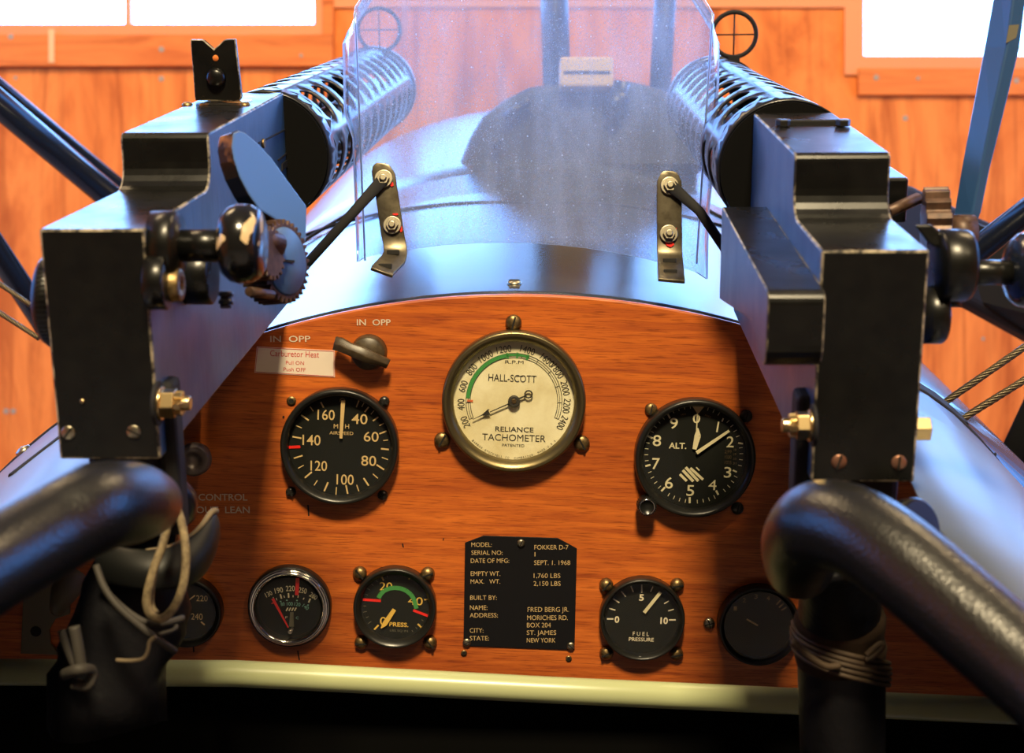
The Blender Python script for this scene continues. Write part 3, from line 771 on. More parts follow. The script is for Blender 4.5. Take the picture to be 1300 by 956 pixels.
build('dial_markings', mb, M['white'], E_, keepn=True)
mb = MB(); nseg(mb, q(976, 424), q(1058, 322), 4.2, 4, .0058, .0064); build('pointer', mb, M['lume_w'], E_)
for px, py, a in ((769.5, 742, .9), (859.5, 742, .2), (770, 828, .5), (858.5, 829.5, .2)): screw(E_, px, py, 9, M['oldbrass'], .8, a)

# ---- unlit dial at the lower right and hidden dial at the lower left
G_, GF = gauge('shaded_gauge', 963, 793, 52.5, 'dark dial in shadow at the lower right, partly behind the wrapped post', .013, .85)
mb = MB()
for s, ad in (('1', 145), ('2', 120), ('3', 95), ('4', 70)):
    a = math.radians(ad); gtext(mb, s, 963+36*math.cos(a), 793-36*math.sin(a), 4, 6)
for ad in (48, 40, 32): a = math.radians(ad); gseg(mb, (963+34*math.cos(a), 793-34*math.sin(a)), (963+42*math.cos(a), 793-42*math.sin(a)), 2)
build('dial_markings', mb, M['oldbrass'], G_, keepn=True)
needle('pointer', G_, (962, 794), (948, 786), 2, 2, M['oldbrass'], .0056)
H_, HF = gauge('oil_temperature_gauge', 237, 776, 46, 'black dial marked 220 and 240 half hidden behind the dark leather boot', .013, .82, M['dialcase'])
q = K((60, 590), 3.412)
mb = MB()
for s, x, y, w_, h_ in (('220', 670, 578, 50, 28), ('240', 648, 657, 50, 30)):
    cx_, cy_ = q(x, y); gtext(mb, s, cx_, cy_, w_/3.41, h_/3.41)
gseg(mb, q(666, 680), q(682, 694), 2); gseg(mb, q(614, 586), q(640, 566), 1.6); gseg(mb, q(588, 612), q(600, 598), 2.4)
for a_ in (((568,684),(600,684)), ((568,708),(600,708)), ((568,684),(568,708)), ((600,684),(600,708)), ((574,696),(594,696))): gseg(mb, q(*a_[0]), q(*a_[1]), 1)
cx_, cy_ = q(600, 628); gtext(mb, 'O F', cx_, cy_, 7, 3)
build('dial_markings', mb, M['lume'], H_, keepn=True)
S0 = pl(900, 791)
mb = MB()
t = thing('phillips_screw', PF.sub(S0.x, S0.y, 0), 'lone bright cross-head screw between the fuel pressure dial and the shaded dial', 'screw')
o = screw(t, 900, 791, 7.5, M['steel'], .5, .3, name='screw_head', cross=True)

# ---- data plate
q = K((570, 670), 3.939)
outl = [q(*p) for p in ((80, 75), (172, 40), (545, 52), (640, 104), (628, 612), (72, 590))]
hp = [pl(px, py, .001) for px, py in outl]
c_ = sum((Vector((a.x, a.y)) for a in hp), Vector((0, 0)))/len(hp)
DP = thing('data_plate', PF.sub(c_.x, c_.y, 0), 'black engraved plate with clipped top corners and gold capitals, bottom centre', 'data plate')
mb = MB(); mb.prism(PF, [(a.x, a.y) for a in hp], .0, .0012); build('plate', mb, M['plate'], DP, bevel=.0003)
mb = MB()
for row_ in (('MODEL:', 112, 214, 84, 24), ('SERIAL NO:', 112, 268, 124, 24), ('DATE OF MFG:', 109, 301, 164, 25), ('EMPTY WT.', 109, 256, 229, 25), ('MAX.   WT.', 108, 256, 268, 24),
                     ('BUILT BY:', 106, 239, 349, 25), ('NAME:', 105, 192, 399, 25), ('ADDRESS:', 104, 244, 437, 25), ('CITY:', 104, 172, 513, 25), ('STATE:', 104, 200, 552, 25),
                     None, ('FOKKER D-7', 427, 597, 97, 25), ('1', 428, 432, 132, 24), ('SEPT. 1. 1968', 426, 606, 174, 25), ('1,760 LBS', 424, 557, 239, 25), ('2,150 LBS', 423, 558, 278, 25),
                     ('FRED BERG JR.', 393, 600, 408, 26), ('MORICHES RD.', 391, 594, 449, 26), ('BOX 204', 390, 509, 486, 26), ('ST. JAMES', 389, 536, 524, 25), ('NEW YORK', 389, 532, 562, 25)):
    if row_ is None:
        build('engraved_headings', mb, M['gold'], DP, keepn=True); mb = MB(); continue
    s, x0, x1, y, h_ = row_
    a = q(x0, y); b = q(x1, y); ptext(mb, s, a[0], b[0], a[1], h_/3.94, .0014, ang=0, bold=-.004)
build('engraved_entries', mb, M['gold'], DP, keepn=True)
for px, py, a in ((661.5, 689.5, 1.2), (592.5, 815.5, .5), (724.5, 820, -.7)): screw(DP, px, py, 5.2, M['steel'], .4, a, w=.0012)

# ---- sticker
hp = [pl(px, py, .0004) for px, py in ((326, 440), (425, 445), (425, 479), (323, 473))]
c_ = sum((Vector((a.x, a.y)) for a in hp), Vector((0, 0)))/4
ST = thing('sticker', PF.sub(c_.x, c_.y, 0), 'white rectangular sticker with red print about carburetor heat, left of the switch', 'sticker')
mb = MB(); mb.prism(PF, [(a.x, a.y) for a in hp], .0, .0004); build('paper', mb, M['sticker'], ST)
mb = MB()
ptext(mb, 'Carburetor Heat', 343, 405, 449, 8, .0006, ang=-.03); ptext(mb, 'Pull ON', 363, 386, 460.5, 5, .0006, ang=-.03); ptext(mb, 'Push OFF', 360, 388, 469, 5, .0006, ang=-.03)
for a, b in (((327, 441), (424, 446)), ((424, 446), (424, 478)), ((424, 478), (324, 472)), ((324, 472), (327, 441))): gseg(mb, a, b, .7, w=.0006)
build('red_print', mb, M['stickred'], ST, keepn=True)

# ---- rotary switch
h = pl(468, 448, .004); SF = PF.sub(h.x, h.y, 0)
SW = thing('rotary_switch', SF, 'brown round switch with a twisted bar handle above the airspeed dial', 'switch')
mb = MB(); mb.lathe(SF, [(0, 0), (23*PPX, 0), (22*PPX, .004), (21*PPX, .008), (19*PPX, .0095), (0, .0105)], 40); build('switch_body', mb, M['switch'], SW)
mb = MB()
h0 = pl(458, 446, .012)
spine = [(424, 436, 11, .014), (432, 438, 11, .016), (442, 443, 10, .018), (455, 448, 11, .020), (466, 453, 11, .020), (478, 457, 9, .018), (487, 460, 8, .016), (493, 463, 7.5, .014)]
rows = []
for i, (px, py, hw, zz) in enumerate(spine):
    d = Vector((spine[min(i+1, 7)][0]-spine[max(i-1, 0)][0], spine[min(i+1, 7)][1]-spine[max(i-1, 0)][1])).normalized(); n = (-d.y, d.x)
    hw *= .78
    a = pl(px-n[0]*hw, py-n[1]*hw, zz); b = pl(px+n[0]*hw, py+n[1]*hw, zz)
    zb = .009 if 1 < i < 6 else .012
    rows.append([PF.w(a.x, a.y, zz-.005), PF.w(a.x, a.y, zz), PF.w((a.x+b.x)/2, (a.y+b.y)/2, zz+.0025), PF.w(b.x, b.y, zz), PF.w(b.x, b.y, zz-.005)])
mb.grid(rows, close=True)
for r_ in (rows[0], rows[-1]): mb.add(r_, [(0, 1, 2, 3, 4)])
build('switch_handle', mb, M['switch'], SW, bevel=.0006)

# ---- mixture knob in the shade of the left gun
h = pl(250, 580, .02); KF = PF.sub(h.x, h.y, 0)
t = thing('mixture_knob', KF, 'dull grey round push-pull knob in the shade above the word control', 'knob')
mb = MB(); mb.cyl(KF, .006, 0, .022, 20); build('shaft', mb, M['steel'], t)
mb = MB(); mb.lathe(KF, [(0, .018), (9*PPX, .018), (19*PPX, .022), (21*PPX, .027), (20*PPX, .033), (17*PPX, .0345), (9*PPX, .034), (8*PPX, .0325), (0, .0325)], 36); build('knob_head', mb, M['knobgrey'], t)

# ------------------------------------------------------------------ cowling
CYP = PY0+.004                      # cowl edge plane
VP = (700, -30)
def cow(ang, Y, dz=0.0, rs=1.0, top=None):
    """point on the deck: ang from the crown (rad, + right), Y distance; ruled towards the fuselage direction"""
    k = CYP/Y
    tx = VP[0]+(CC[0]-VP[0])*k; ty = VP[1]+(CC[1]-CR-VP[1])*k
    fwd = min(1, max(0, (Y-CYP-.005)/.05)) if ang > 0 else 0
    rs = rs+(1-rs)*.75*fwd*min(1, abs(ang)/.3)
    P = at(tx, ty, Y); r = CR*CYP/FPX*rs
    r += dz
    c = P - Vector((0, 0, CR*CYP/FPX*rs))
    ex = max(0, abs(math.degrees(ang))-27)
    c = c - Vector((0, 0, min(.09, ((.0005-.00042*fwd) if ang > 0 else .00015)*ex*ex)))
    return c + Vector((r*math.sin(ang), 0, r*math.cos(ang)))
# real edge: circle at the panel plane matched to the tilted board top
def edge(ang, dy=0.0, dr=0.0):
    p = cow(ang, CYP, dr); hh = p.z - EYE
    return p + Vector((0, dy - hh*math.tan(tl)*.0, 0))
secs = [(CYP-.014, 1.0, 0), (CYP+.0, 1.0, 0), (CYP+.03, 1.0, 0), (CYP+.06, 1.0, 0), (1.3, .985, 0), (1.5, .95, 0), (1.7, .90, .0), (1.9, .84, 0)]
mb = MB(); rows = []
A0 = 66
for Y, rs, dz in secs:
    rows.append([cow(math.radians(a*(1.0 if Y < 1.2 else 1.3)), Y, dz, rs) for a in range(-A0, A0+1, 2)])
mb.grid(rows)
CW = thing('cowling', frame_of(Matrix.Translation(cow(0, 1.5))), 'arched dark sheet metal cowling over the board, running forward under the windshield', 'cowling')
build('deck_skin', mb, M['cowl'], CW, solid=.0016)
# rolled edge lip
mb = MB(); mb.tube([cow(math.radians(a), CYP-.0145, -.0025) for a in range(-24, 25, 1)], .0032, 8); build('edge_beading', mb, M['rubber'], CW)
mb = MB(); mb.grid([[cow(math.radians(a), CYP-.013+.0*k, -.002-.004*k) for a in range(-60, 61, 2)] for k in (0, 1)])
build('edge_flange', mb, M['rubber'], CW, solid=.003)
def cow_hit(px, py):
    # march the eye ray to the deck surface
    best = None; Y = CYP-.014
    prev = None
    while Y < 1.9:
        p = at(px, py, Y); rs = 1.0
        for i in range(len(secs)-1):
            if secs[i][0] <= Y <= secs[i+1][0]:
                t = (Y-secs[i][0])/(secs[i+1][0]-secs[i][0]); rs = secs[i][1]*(1-t)+secs[i+1][1]*t
        top = cow(0, Y, 0, rs); a_ = math.asin(max(-.99, min(.99, (p.x-top.x)/(CR*CYP/FPX*rs))))
        if p.z < cow(a_, Y, 0, rs).z:
            return p, a_, Y
        Y += .002
    return p, 0, Y
# seams on the deck
mb = MB(); mb.tube([cow(math.radians(a), 1.62+abs(a)*.004, .0005) for a in range(-26, 27, 1)], .0022, 6)
mb.tube([cow(math.radians(a), 1.50+(a+26)*.035, .0005) for a in range(-26, -17, 1)], .0022, 6)
mb.tube([cow(math.radians(a), 1.84-(a-17)*.02, .0005) for a in range(14, 24, 1)], .0022, 6)
build('panel_seam', mb, M['matte'], CW)
p, a, Y = cow_hit(653, 361)
mb = MB(); nrm = Vector((math.sin(a), -.25, math.cos(a)))
F_ = axis_frame(p, nrm); mb.lathe(F_, [(0, 0), (.0065, 0), (.006, .002), (.004, .0035), (0, .004)], 20); mb.box(F_, (-.0045, -.0006, .003), (.0045, .0006, .0042), 1)
build('cowl_screw', mb, [M['steel'], M['slot']], CW)
# side decking, aft of the board, both sides of the cockpit opening
for sgn, nm, lb in ((-1, 'side_decking', 'blue grey sheet metal decking left of the cockpit below the left gun'), (1, 'side_decking', 'blue grey sheet metal decking right of the cockpit with a long seam')):
    mb = MB(); rows = []
    for Y, a_in in ((.34, 24), (.5, 22), (.6, 21), (.7, 20), (.78, 19.4), (.85, 20), (.95, 21), (1.05, 21), (CYP-.016, 21)):
        rows.append([cow(math.radians(sgn*a), Y, .0035) for a in [a_in]+[26+2*k_ for k_ in range(20)]])
    mb.grid(rows)
    t = thing('side_decking', frame_of(Matrix.Translation(cow(math.radians(sgn*40), .8))), lb, 'fuselage skin')
    build('skin', mb, M['skin'], t, solid=.0016)
    mb = MB(); mb.tube([cow(math.radians(sgn*a), CYP-.0155, .0032) for a in range(22, 66, 1)], .0028, 6); build('seam_gap', mb, M['slot'], t)
    if sgn < 0:
        for px, py in ((31, 569),):
            mb = MB()
            for px, py in ((31, 567), (68, 606), (55, 612)):
                d_ = 1.16 if py < 580 else 1.0
            p0 = cow(math.radians(-33.7), CYP-.03, .003)
            mb.lathe(axis_frame(p0, (-.5, -.2, .8)), [(0, 0), (.007, 0), (.006, .004), (0, .006)], 16)
            build('skin_screw', mb, M['steel'], t)
            p1 = cow(math.radians(-29), .98, .0035); p2 = cow(math.radians(-27), 1.06, .0035)
            mb = MB(); mb.tube([p1, p2], .0025, 6); build('skin_slot', mb, M['slot'], t)
    else:
        mb = MB()
        a0 = at(1165, 497, 1.2)
        pts = []
        k0 = [(1160, 490), (1185, 505), (1205, 522), (1225, 541), (1227, 545), (1205, 530), (1185, 515), (1160, 500)]
        w3 = [cow_hit(x_, y_) for x_, y_ in k0]
        mb.add([p_+Vector((.0, -.004, .004)) for p_, _, _ in w3], [(0, 1, 6, 7), (1, 2, 5, 6), (2, 3, 4, 5)])
        build('cable_slot', mb, M['slot'], t, solid=.002)
        mb = MB()
        for px, py in ((1236, 555), (1262, 578)):
            p_, a_, _ = cow_hit(px, py); mb.lathe(axis_frame(p_, (math.sin(a_), -.2, math.cos(a_))), [(0, .001), (.002, .001), (0, .003)], 10)
        build('rivet', mb, M['slot'], t)
# fuselage shell and boards, coloured black for the unlit footwell
mb = MB(); rows = []
for Y in (.30, .7, 1.16):
    rows.append([cow(math.radians(a), Y, -.004, 1.0 if Y < 1.2 else .84) + Vector((0, 0, 0)) for a in (62, 64)]
                + [cow(math.radians(66), Y, -.02, 1.0 if Y < 1.2 else .84) + Vector((0, 0, -.6)), Vector((0, Y, EYE-1.05)),
                   cow(math.radians(-66), Y, -.02, 1.0 if Y < 1.2 else .84) + Vector((0, 0, -.6))] + [cow(math.radians(a), Y, -.004, 1.0 if Y < 1.2 else .84) for a in (-64, -62)])
mb.grid(rows, smooth=False)
mb.box(WORLD, (-.47, 1.50, EYE-1.0), (.47, 1.52, EYE-.19))
mb.box(WORLD, (-.64, 1.24, EYE-1.0), (.64, 1.255, EYE-.265))
mb.box(WORLD, (-.62, .30, EYE-1.03), (.62, 1.5, EYE-1.0))
build('dark_footwell_shell', mb, M['black_pit'], CW, solid=.003)

# ------------------------------------------------------------------ forward cowl, engine, struts
mb = MB(); rows = []
def bulge(t, a):
    # t 0..1 from the deck end forward; outline swells upward as seen over the nose
    Y = 1.9+.9*t
    k = CYP/1.9
    base = cow(math.radians(a), 1.9, 0, .84)
    sx = 1.0+.06*t
    return Vector((base.x*sx+.02*t, Y, base.z+(.25*t-.02*t*t)+.0))
rows.append([cow(math.radians(a), 1.86, -.012, .855) for a in range(-56, 57, 4)])
for t in [i/8 for i in range(9)]: rows.append([bulge(t, a) for a in range(-56, 57, 4)])
mb.grid(rows)
tag(build('nose_cowl', mb, M['cowl'], solid=.003), 'pale reflecting nose panel sloping up beyond the cowling, seen through the windshield', 'nose cowl')
# engine block hump
E_Y = 2.0
mb = MB()
prof = [(583, 205), (596, 172), (612, 146), (640, 124), (672, 108), (720, 100), (800, 100), (842, 110), (868, 132), (890, 168), (905, 205)]
def hump(y, s, dy): return [at(745+(px-745)*s, py+dy, E_Y)+Vector((0, y, 0)) for px, py in prof]
rr = [hump(0, .97, 3), hump(.02, 1.0, 0), hump(.5, 1.0, -6), hump(.52, .95, 0)]
mb.grid(rr); mb.add(rr[0], [tuple(range(len(prof)))]); mb.add(rr[-1], [tuple(range(len(prof)))])
EN = thing('engine', frame_of(Matrix.Translation(at(745, 190, E_Y))), 'dark rounded engine block behind the dusty windshield', 'engine')
build('engine_block', mb, M['engine'], EN, bevel=.01)
mb = MB()
for x0, y0, x1, y1, r in ((640, 150, 672, 128, .006), (628, 190, 634, 175, .005), (775, 150, 790, 105, .012)): mb.tube([at(x0, y0, E_Y-.02), at(x1, y1, E_Y-.02)], r, 8)
mb.lathe(axis_frame(at(783, 130, E_Y-.02), (0, -1, .3)), [(0, 0), (.02, 0), (.014, .012), (0, .016)], 16)
build('engine_pipe', mb, M['blackpaint'], EN)
mb = MB(); mb.box(Frame(at(745, 90, E_Y-.04), (1, 0, 0), (0, 1, 0), (0, 0, 1)), (-.037, 0, -.022), (.037, .06, .020)); build('label_box', mb, M['tan'], EN, bevel=.004)
mb = MB(); mb.box(Frame(at(745, 90, E_Y-.041), (1, 0, 0), (0, 1, 0), (0, 0, 1)), (-.032, -.0005, -.004), (.032, 0, .0)); build('label_line', mb, M['slot'], EN)
def strut(px0, py0, px1, py1, Y, w, d, nm, lb, mt='blackpaint', Y1=None):
    mb = MB(); mb.tube([at(px0, py0, Y), at(px1, py1, Y1 or Y)], w, 20, flat=d, hint=(0, 1, 0)); return tag(build(nm, mb, M[mt]), lb, 'strut')
strut(707, 105, 702, -60, 2.25, .022, 2.2, 'engine_post', 'dark upright post rising above the engine, seen through the dusty glass', 'engine')
strut(838, 115, 848, -60, 2.35, .018, 1.6, 'cabane_strut', 'slim dark upright behind the right part of the windshield', 'engine')

# wing struts and cables
strut(-476, -264, 178, 282, 1.75, .019, .8, 'wing_strut', 'thick dark strut slanting down from the left edge, nearer of the pair', 'strut', 2.0)
strut(-500, -306, 190, 264, 2.0, .0085, .9, 'wing_strut', 'slim dark strut running just above and behind the thick left strut', 'strut', 2.25)
strut(-380, -253, 60, 415, 1.6, .0155, .8, 'wing_strut', 'short dark strut low on the left edge beside the round gun disc', 'strut', 1.75)
strut(1225, 330, 1900, -199, 1.45, .0135, 1, 'wing_strut', 'slim dark strut rising to the right edge above the gun knob', 'strut', 1.35)
strut(1277, 604, 1480, 170, 1.66, .018, 1, 'wing_strut', 'dark strut at the far right edge below the two cables', 'matte', 1.6)
# large dark wing root fairing on the right behind the gun
mb = MB(); pts2 = [(1128, 228), (1160, 235), (1215, 262), (1345, 320), (1900, 540), (1900, 720), (1345, 450), (1245, 395), (1180, 360), (1128, 330)]
a_ = [at(x, y, 1.75+.25*(min(x, 1345)-1128)/200) for x, y in pts2]
mb.add(a_ + [p_+Vector((0, .06, 0)) for p_ in a_], [tuple(range(10)), tuple(range(10, 20))]+[(i, (i+1) % 10, 10+(i+1) % 10, 10+i) for i in range(10)])
tag(build('wing_fairing', mb, M['matte'], bevel=.012, seg=4), 'broad dark tapering fairing behind the right gun crank', 'fairing')
def rope(p0, p1, r, lb):
    d = (p1-p0); L = d.length; F = axis_frame(p0, d)
    mb = MB()
    for k in range(6):
        pts = []
        n = max(70, int(L*330))
        for i in range(n+1):
            a = 2*PI*k/6 + 2*PI*i/n*(L/.035); pts.append(F.w(r*.62*math.cos(a), r*.62*math.sin(a), L*i/n))
        mb.tube(pts, r*.42, 5)
    return tag(build('steel_cable', mb, M['rope']), lb, 'cable')
rope(at(1191, 517, 1.22), at(1191+139*6, 517-97*6, 1.22), .0032, 'upper of two twisted steel cables rising from the slot at the right')
rope(at(1217, 535, 1.2), at(1217+113*6, 535-71*6, 1.2), .0032, 'lower of two twisted steel cables rising from the slot at the right')
rope(at(-310, 148, 1.5), at(40, 388, 1.5), .0028, 'upper thin twisted cable at the left edge by the round gun disc')
rope(at(-350, 170, 1.5), at(50, 430, 1.5), .0028, 'lower thin twisted cable at the left edge by the round gun disc')

# ------------------------------------------------------------------ windshield
WP = Frame(at(675, 330, 1.20), (1, 0, 0), Vector((0, -.22, .9755)).normalized(), Vector((0, -.9755, -.22)).normalized())
def wp(px, py, off=0.0):
    h = WP.hit(px, py, 2, 0.0); p = WP.w(h.x, h.y, 0)
    bow = .0
    return p + Vector((0, off, 0))
def xl_o(y):  # left outer edge px at row y
    pts = [(-80, 505), (-20, 470), (8, 452), (28, 437), (45, 430), (135, 432), (150, 437), (168, 443), (330, 449)]
    for (a, xa), (b, xb) in zip(pts, pts[1:]):
        if a <= y <= b: return xa+(xb-xa)*(y-a)/(b-a)
    return 449
def xr_o(y):
    pts = [(-80, 845), (-20, 882), (12, 902), (30, 913), (48, 921), (180, 915), (250, 907), (330, 904)]
    for (a, xa), (b, xb) in zip(pts, pts[1:]):
        if a <= y <= b: return xa+(xb-xa)*(y-a)/(b-a)
    return 904
def xl_b(y): return 451+(y-12)*(9/228.)
def xr_b(y): return 904-(y-24)*(20/312.)
ys = [-80, -50, -20, 8, 18, 28, 45, 90, 135, 150, 168, 210, 260, 300, 1]
WS = thing('windshield', frame_of(Matrix.Translation(wp(675, 320))), 'dusty clear plastic windshield with bent side edges standing on the cowling', 'windshield')
def ybot(x):
    return 308+ (x-655)**2*.00062 + (x-655)*.022
mb = MB(); rows = []
for y in ys[:-1]+['b']:
    row = []
    def pt(x, off=0.0):
        yy = min(ybot(x), 1e9) if y == 'b' else y
        return wp(x, yy, off)
    yy0 = 325 if y == 'b' else y
    lo, lb, rb, ro = xl_o(yy0), xl_b(yy0), xr_b(yy0), xr_o(yy0)
    if lo > lb-1: lb = lo+1
    if ro < rb+1: rb = ro-1
    row.append(pt(lo, .034)); row.append(pt(lo*.5+lb*.5, .017)); row.append(pt(lb-1.2, .003)); row.append(pt(lb+1.5, 0))
    for k in range(1, 12):
        row.append(pt(lb+(rb-lb)*k/12, 0))
    row.append(pt(rb-1.5, 0)); row.append(pt(rb+1.2, .003)); row.append(pt(ro*.5+rb*.5, .017)); row.append(pt(ro, .034))
    rows.append(row)
mb.grid(rows)
build('acrylic_sheet', mb, [M['acrylic'], M['acryedge']], WS, solid=.0022, rim=1)
# pale tubes added as the glint along the plastic folds
for nm, fb in (('l', xl_b), ('r', xr_b)):
    mb = MB(); pts = [wp(fb(y), y, -.0012) for y in range(16, 330, 26)] + [wp(fb(331), 331 if nm == 'l' else 335, -.0012)]
    mb.tube(pts, .0009, 8); build('fold_glint', mb, M['acryedge'], WS)

def hexnut(mb, F, r, z0, z1, mat=0):
    poly = [(r*math.cos(PI/3*i), r*math.sin(PI/3*i)) for i in range(6)]
    mb.prism(F, poly, z0, z1, mat)
def bolt(parent, p, nrm, r, name='nut', mt=None):
    F = axis_frame(p, nrm); mb = MB()
    mb.cyl(F, r*1.45, 0, r*.3, 24, bev=r*.06); hexnut(mb, F, r, r*.3, r*.95); mb.cyl(F, r*.55, r*.9, r*1.35, 14, bev=r*.1)
    return build(name, mb, mt or M['steel'], parent, bevel=r*.05)
def ws_bracket(path, hw, nuts, slots, rod, lb, red):
    # path: list of (px,py,Y, halfwidth)
    c0 = at(path[-1][0], path[-1][1], path[-1][2])
    t = thing('windshield_bracket', frame_of(Matrix.Translation(c0)), lb, 'bracket')
    mb = MB(); L, R = [], []
    n = len(path); rows = []
    for i, (px, py, Y, h) in enumerate(path):
        q0 = path[max(i-1, 0)]; q1 = path[min(i+1, n-1)]
        wv = Vector((h[0], h[1])) if isinstance(h, tuple) else Vector((h, 0))
        rows.append([at(px-wv.x, py-wv.y, Y), at(px, py, Y), at(px+wv.x, py+wv.y, Y)])
    mb.grid(rows); build('strap', mb, M['bracket'], t, solid=.003, bevel=.0006)
    for px, py, Y in nuts: bolt(t, at(px, py, Y-.002), (0, -1, .1), .0052)
    mb = MB()
    for (px, py, Y, w_, h_, dz) in slots:
        mb.box(Frame(at(px, py, Y-.002), (1, 0, 0), (0, 1, 0), (0, 0, 1)), (-w_, -.001, -h_), (w_, .001, h_))
    build('slotted_hole', mb, M['slot'], t, bevel=.0008)
    mb = MB(); mb.tube([at(*rod[0]), at(*rod[1]), at(*rod[2])], [.0052, .0040, .0040], 12, flat=.45, hint=(0, 1, 0)); build('stay_rod', mb, M['matte'], t)
    mb = MB()
    for px, py, w_, h_ in red:
        mb.add([at(px-w_, py-h_*.6, path[0][2]-.0024), at(px+w_*.6, py-h_, path[0][2]-.0024), at(px+w_, py+h_*.4, path[0][2]-.0024), at(px+w_*.2, py+h_, path[0][2]-.0024), at(px-w_*.7, py+h_*.5, path[0][2]-.0024)], [(0, 1, 2, 3, 4)])
    build('red_witness_mark', mb, M['red'], t, keepn=True)
WYb = 1.172
ws_bracket([(484, 207, WYb, (5, .5)), (485, 209, WYb, (9.5, .5)), (485.5, 213, WYb, (12.5, 1)), (487, 220, WYb, (15, 1)), (488.5, 232, WYb, (15, 1)), (492, 252, WYb, (14.8, 1)), (496, 280, WYb, (14.8, 1)), (499, 300, WYb, (15, 1)),
            (501.5, 312, WYb, (15, 1)), (502, 322, WYb-.004, (15, 2)), (499, 330, WYb-.012, (15, 4)), (493, 336, WYb-.022, (14, 5)), (486, 343, WYb-.036, (14, 5)), (484.5, 346.5, WYb-.04, (14, 5))],
           15, [(487, 227, WYb), (498, 286, WYb)], [(499, 320.5, WYb-.006, .0052, .0022, 0), (489, 338, WYb-.03, .0055, .0022, 0)],
           ((486, 228, WYb-.005), (440, 279, WYb-.005), (374, 352, WYb-.005)), 'left steel bracket bolted to the windshield, stay rod slanting down left', ((497, 234, 3, 3), (502, 272, 4, 1.5), (509, 291, 2, 4)))
ws_bracket([(849, 217, WYb, (5, .3)), (849.5, 219, WYb, (9.5, .3)), (849.5, 223, WYb, (12.5, .3)), (849.5, 230, WYb, (15.5, .3)), (849.5, 245, WYb, (16, .3)), (849.5, 270, WYb, (16, .3)), (850, 300, WYb, (16, .3)), (850, 318, WYb, (16, .3)),
            (850.5, 326, WYb-.003, (16, .5)), (851, 334, WYb-.010, (16.5, 1)), (851.5, 342, WYb-.022, (17, 1)), (852, 351, WYb-.034, (17, 1.2)), (852.5, 357, WYb-.042, (17, 1.5))],
           16, [(850, 236, WYb), (849, 297, WYb)], [(850, 331, WYb-.010, .0055, .002, 0), (851, 345, WYb-.028, .0055, .002, 0)],
           ((852, 236, WYb-.005), (888, 268, WYb-.005), (942, 348, WYb-.03)), 'right steel bracket bolted to the windshield, red paint by its lower nut', ((850, 309, 6, 5), (857, 246, 3, 2), (858, 292, 1.5, 3)))

# ------------------------------------------------------------------ guns
def jacket(F, c, R, L, ncell, nsec, parent, th=.0018, ang0=0.0, frac=.74, zfrac=.62):
    """perforated barrel jacket along +y of frame F, centre c=(a,b,c local), radius R"""
    mb = MB(); da = 2*PI/nsec; start = .028; pitch = (L-start-.035)/ncell
    def P(a, y): return F.w(c[0]+R*math.sin(a), c[1]+y, c[2]+R*math.cos(a))
    NS = 7
    def strip(y0, y1):
        n = nsec*12
        mb.grid([[P(ang0+2*PI*i/n, y0) for i in range(n+1)], [P(ang0+2*PI*i/n, y1) for i in range(n+1)]])
    strip(0, start); strip(L-.035, L)
    for s in range(nsec):
        for j in range(ncell):
            a0 = ang0+s*da; a1 = a0+da; y0 = start+j*pitch; y1 = y0+pitch
            am = (a0+a1)/2; ym = (y0+y1)/2; ha = da/2*frac; hy = pitch/2*zfrac
            ra = hy/R  # end cap radius in angle
            n = 24
            outer, inner = [], []
            # outer rectangle points & inner stadium points, same count
            per = 12
            corners = [(a0, y0), (a1, y0), (a1, y1), (a0, y1)]
            for k in range(4):
                A = corners[k]; B = corners[(k+1) % 4]; cnt = 8 if k % 2 == 0 else 4
                for i in range(cnt):
                    t = i/cnt; outer.append((A[0]+(B[0]-A[0])*t, A[1]+(B[1]-A[1])*t))
            for (oa, oy) in outer:
                u_ = (oa-am)/(da/2); v2 = (oy-ym)/(pitch/2)
                # ellipse-ended slot
                ia = u_*ha; iy = v2*hy
                e = abs(u_)
                if e > .55:
                    q_ = (e-.55)/.45; sc = math.sqrt(max(0, 1-q_*q_*.94)); iy *= sc
                inner.append((am+ia, ym+iy))
            vs = [P(*p) for p in outer]+[P(*p) for p in inner]; m_ = len(outer)
            mb.add(vs, [(i, (i+1) % m_, m_+(i+1) % m_, m_+i) for i in range(m_)], 0, True)
    return build('barrel_jacket', mb, M['blackpaint'], parent, solid=th)

def ring_sight(F, p, R, parent):
    mb = MB()
    C = F.w(*p)
    pts = [F.w(p[0]+R*math.cos(2*PI*i/40), p[1], p[2]+R*math.sin(2*PI*i/40)) for i in range(40)]
    n = 40; ringf = []
    for i in range(n):
        a = 2*PI*i/n; rad = Vector(F.x)*math.cos(a)+Vector(F.z)*math.sin(a)
        for k in range(6):
            b = 2*PI*k/6; mb.v.append(pts[i]+(rad*math.cos(b)+Vector(F.y)*math.sin(b))*.0024)
    for i in range(n):
        for k in range(6):
            mb.f.append([i*6+k, i*6+(k+1) % 6, ((i+1) % n)*6+(k+1) % 6, ((i+1) % n)*6+k]); mb.m.append(0); mb.sm.append(True)
    mb.tube([F.w(p[0], p[1], p[2]-R), F.w(p[0], p[1], p[2]+R)], .0009, 6)
    mb.tube([F.w(p[0]-R, p[1], p[2]), F.w(p[0]+R, p[1], p[2])], .0009, 6)
    mb.box(F, (p[0]-.006, p[1]-.008, p[2]-R-.020), (p[0]+.006, p[1]+.01, p[2]-R+.002))
    build('ring_sight', mb, M['matte'], parent)

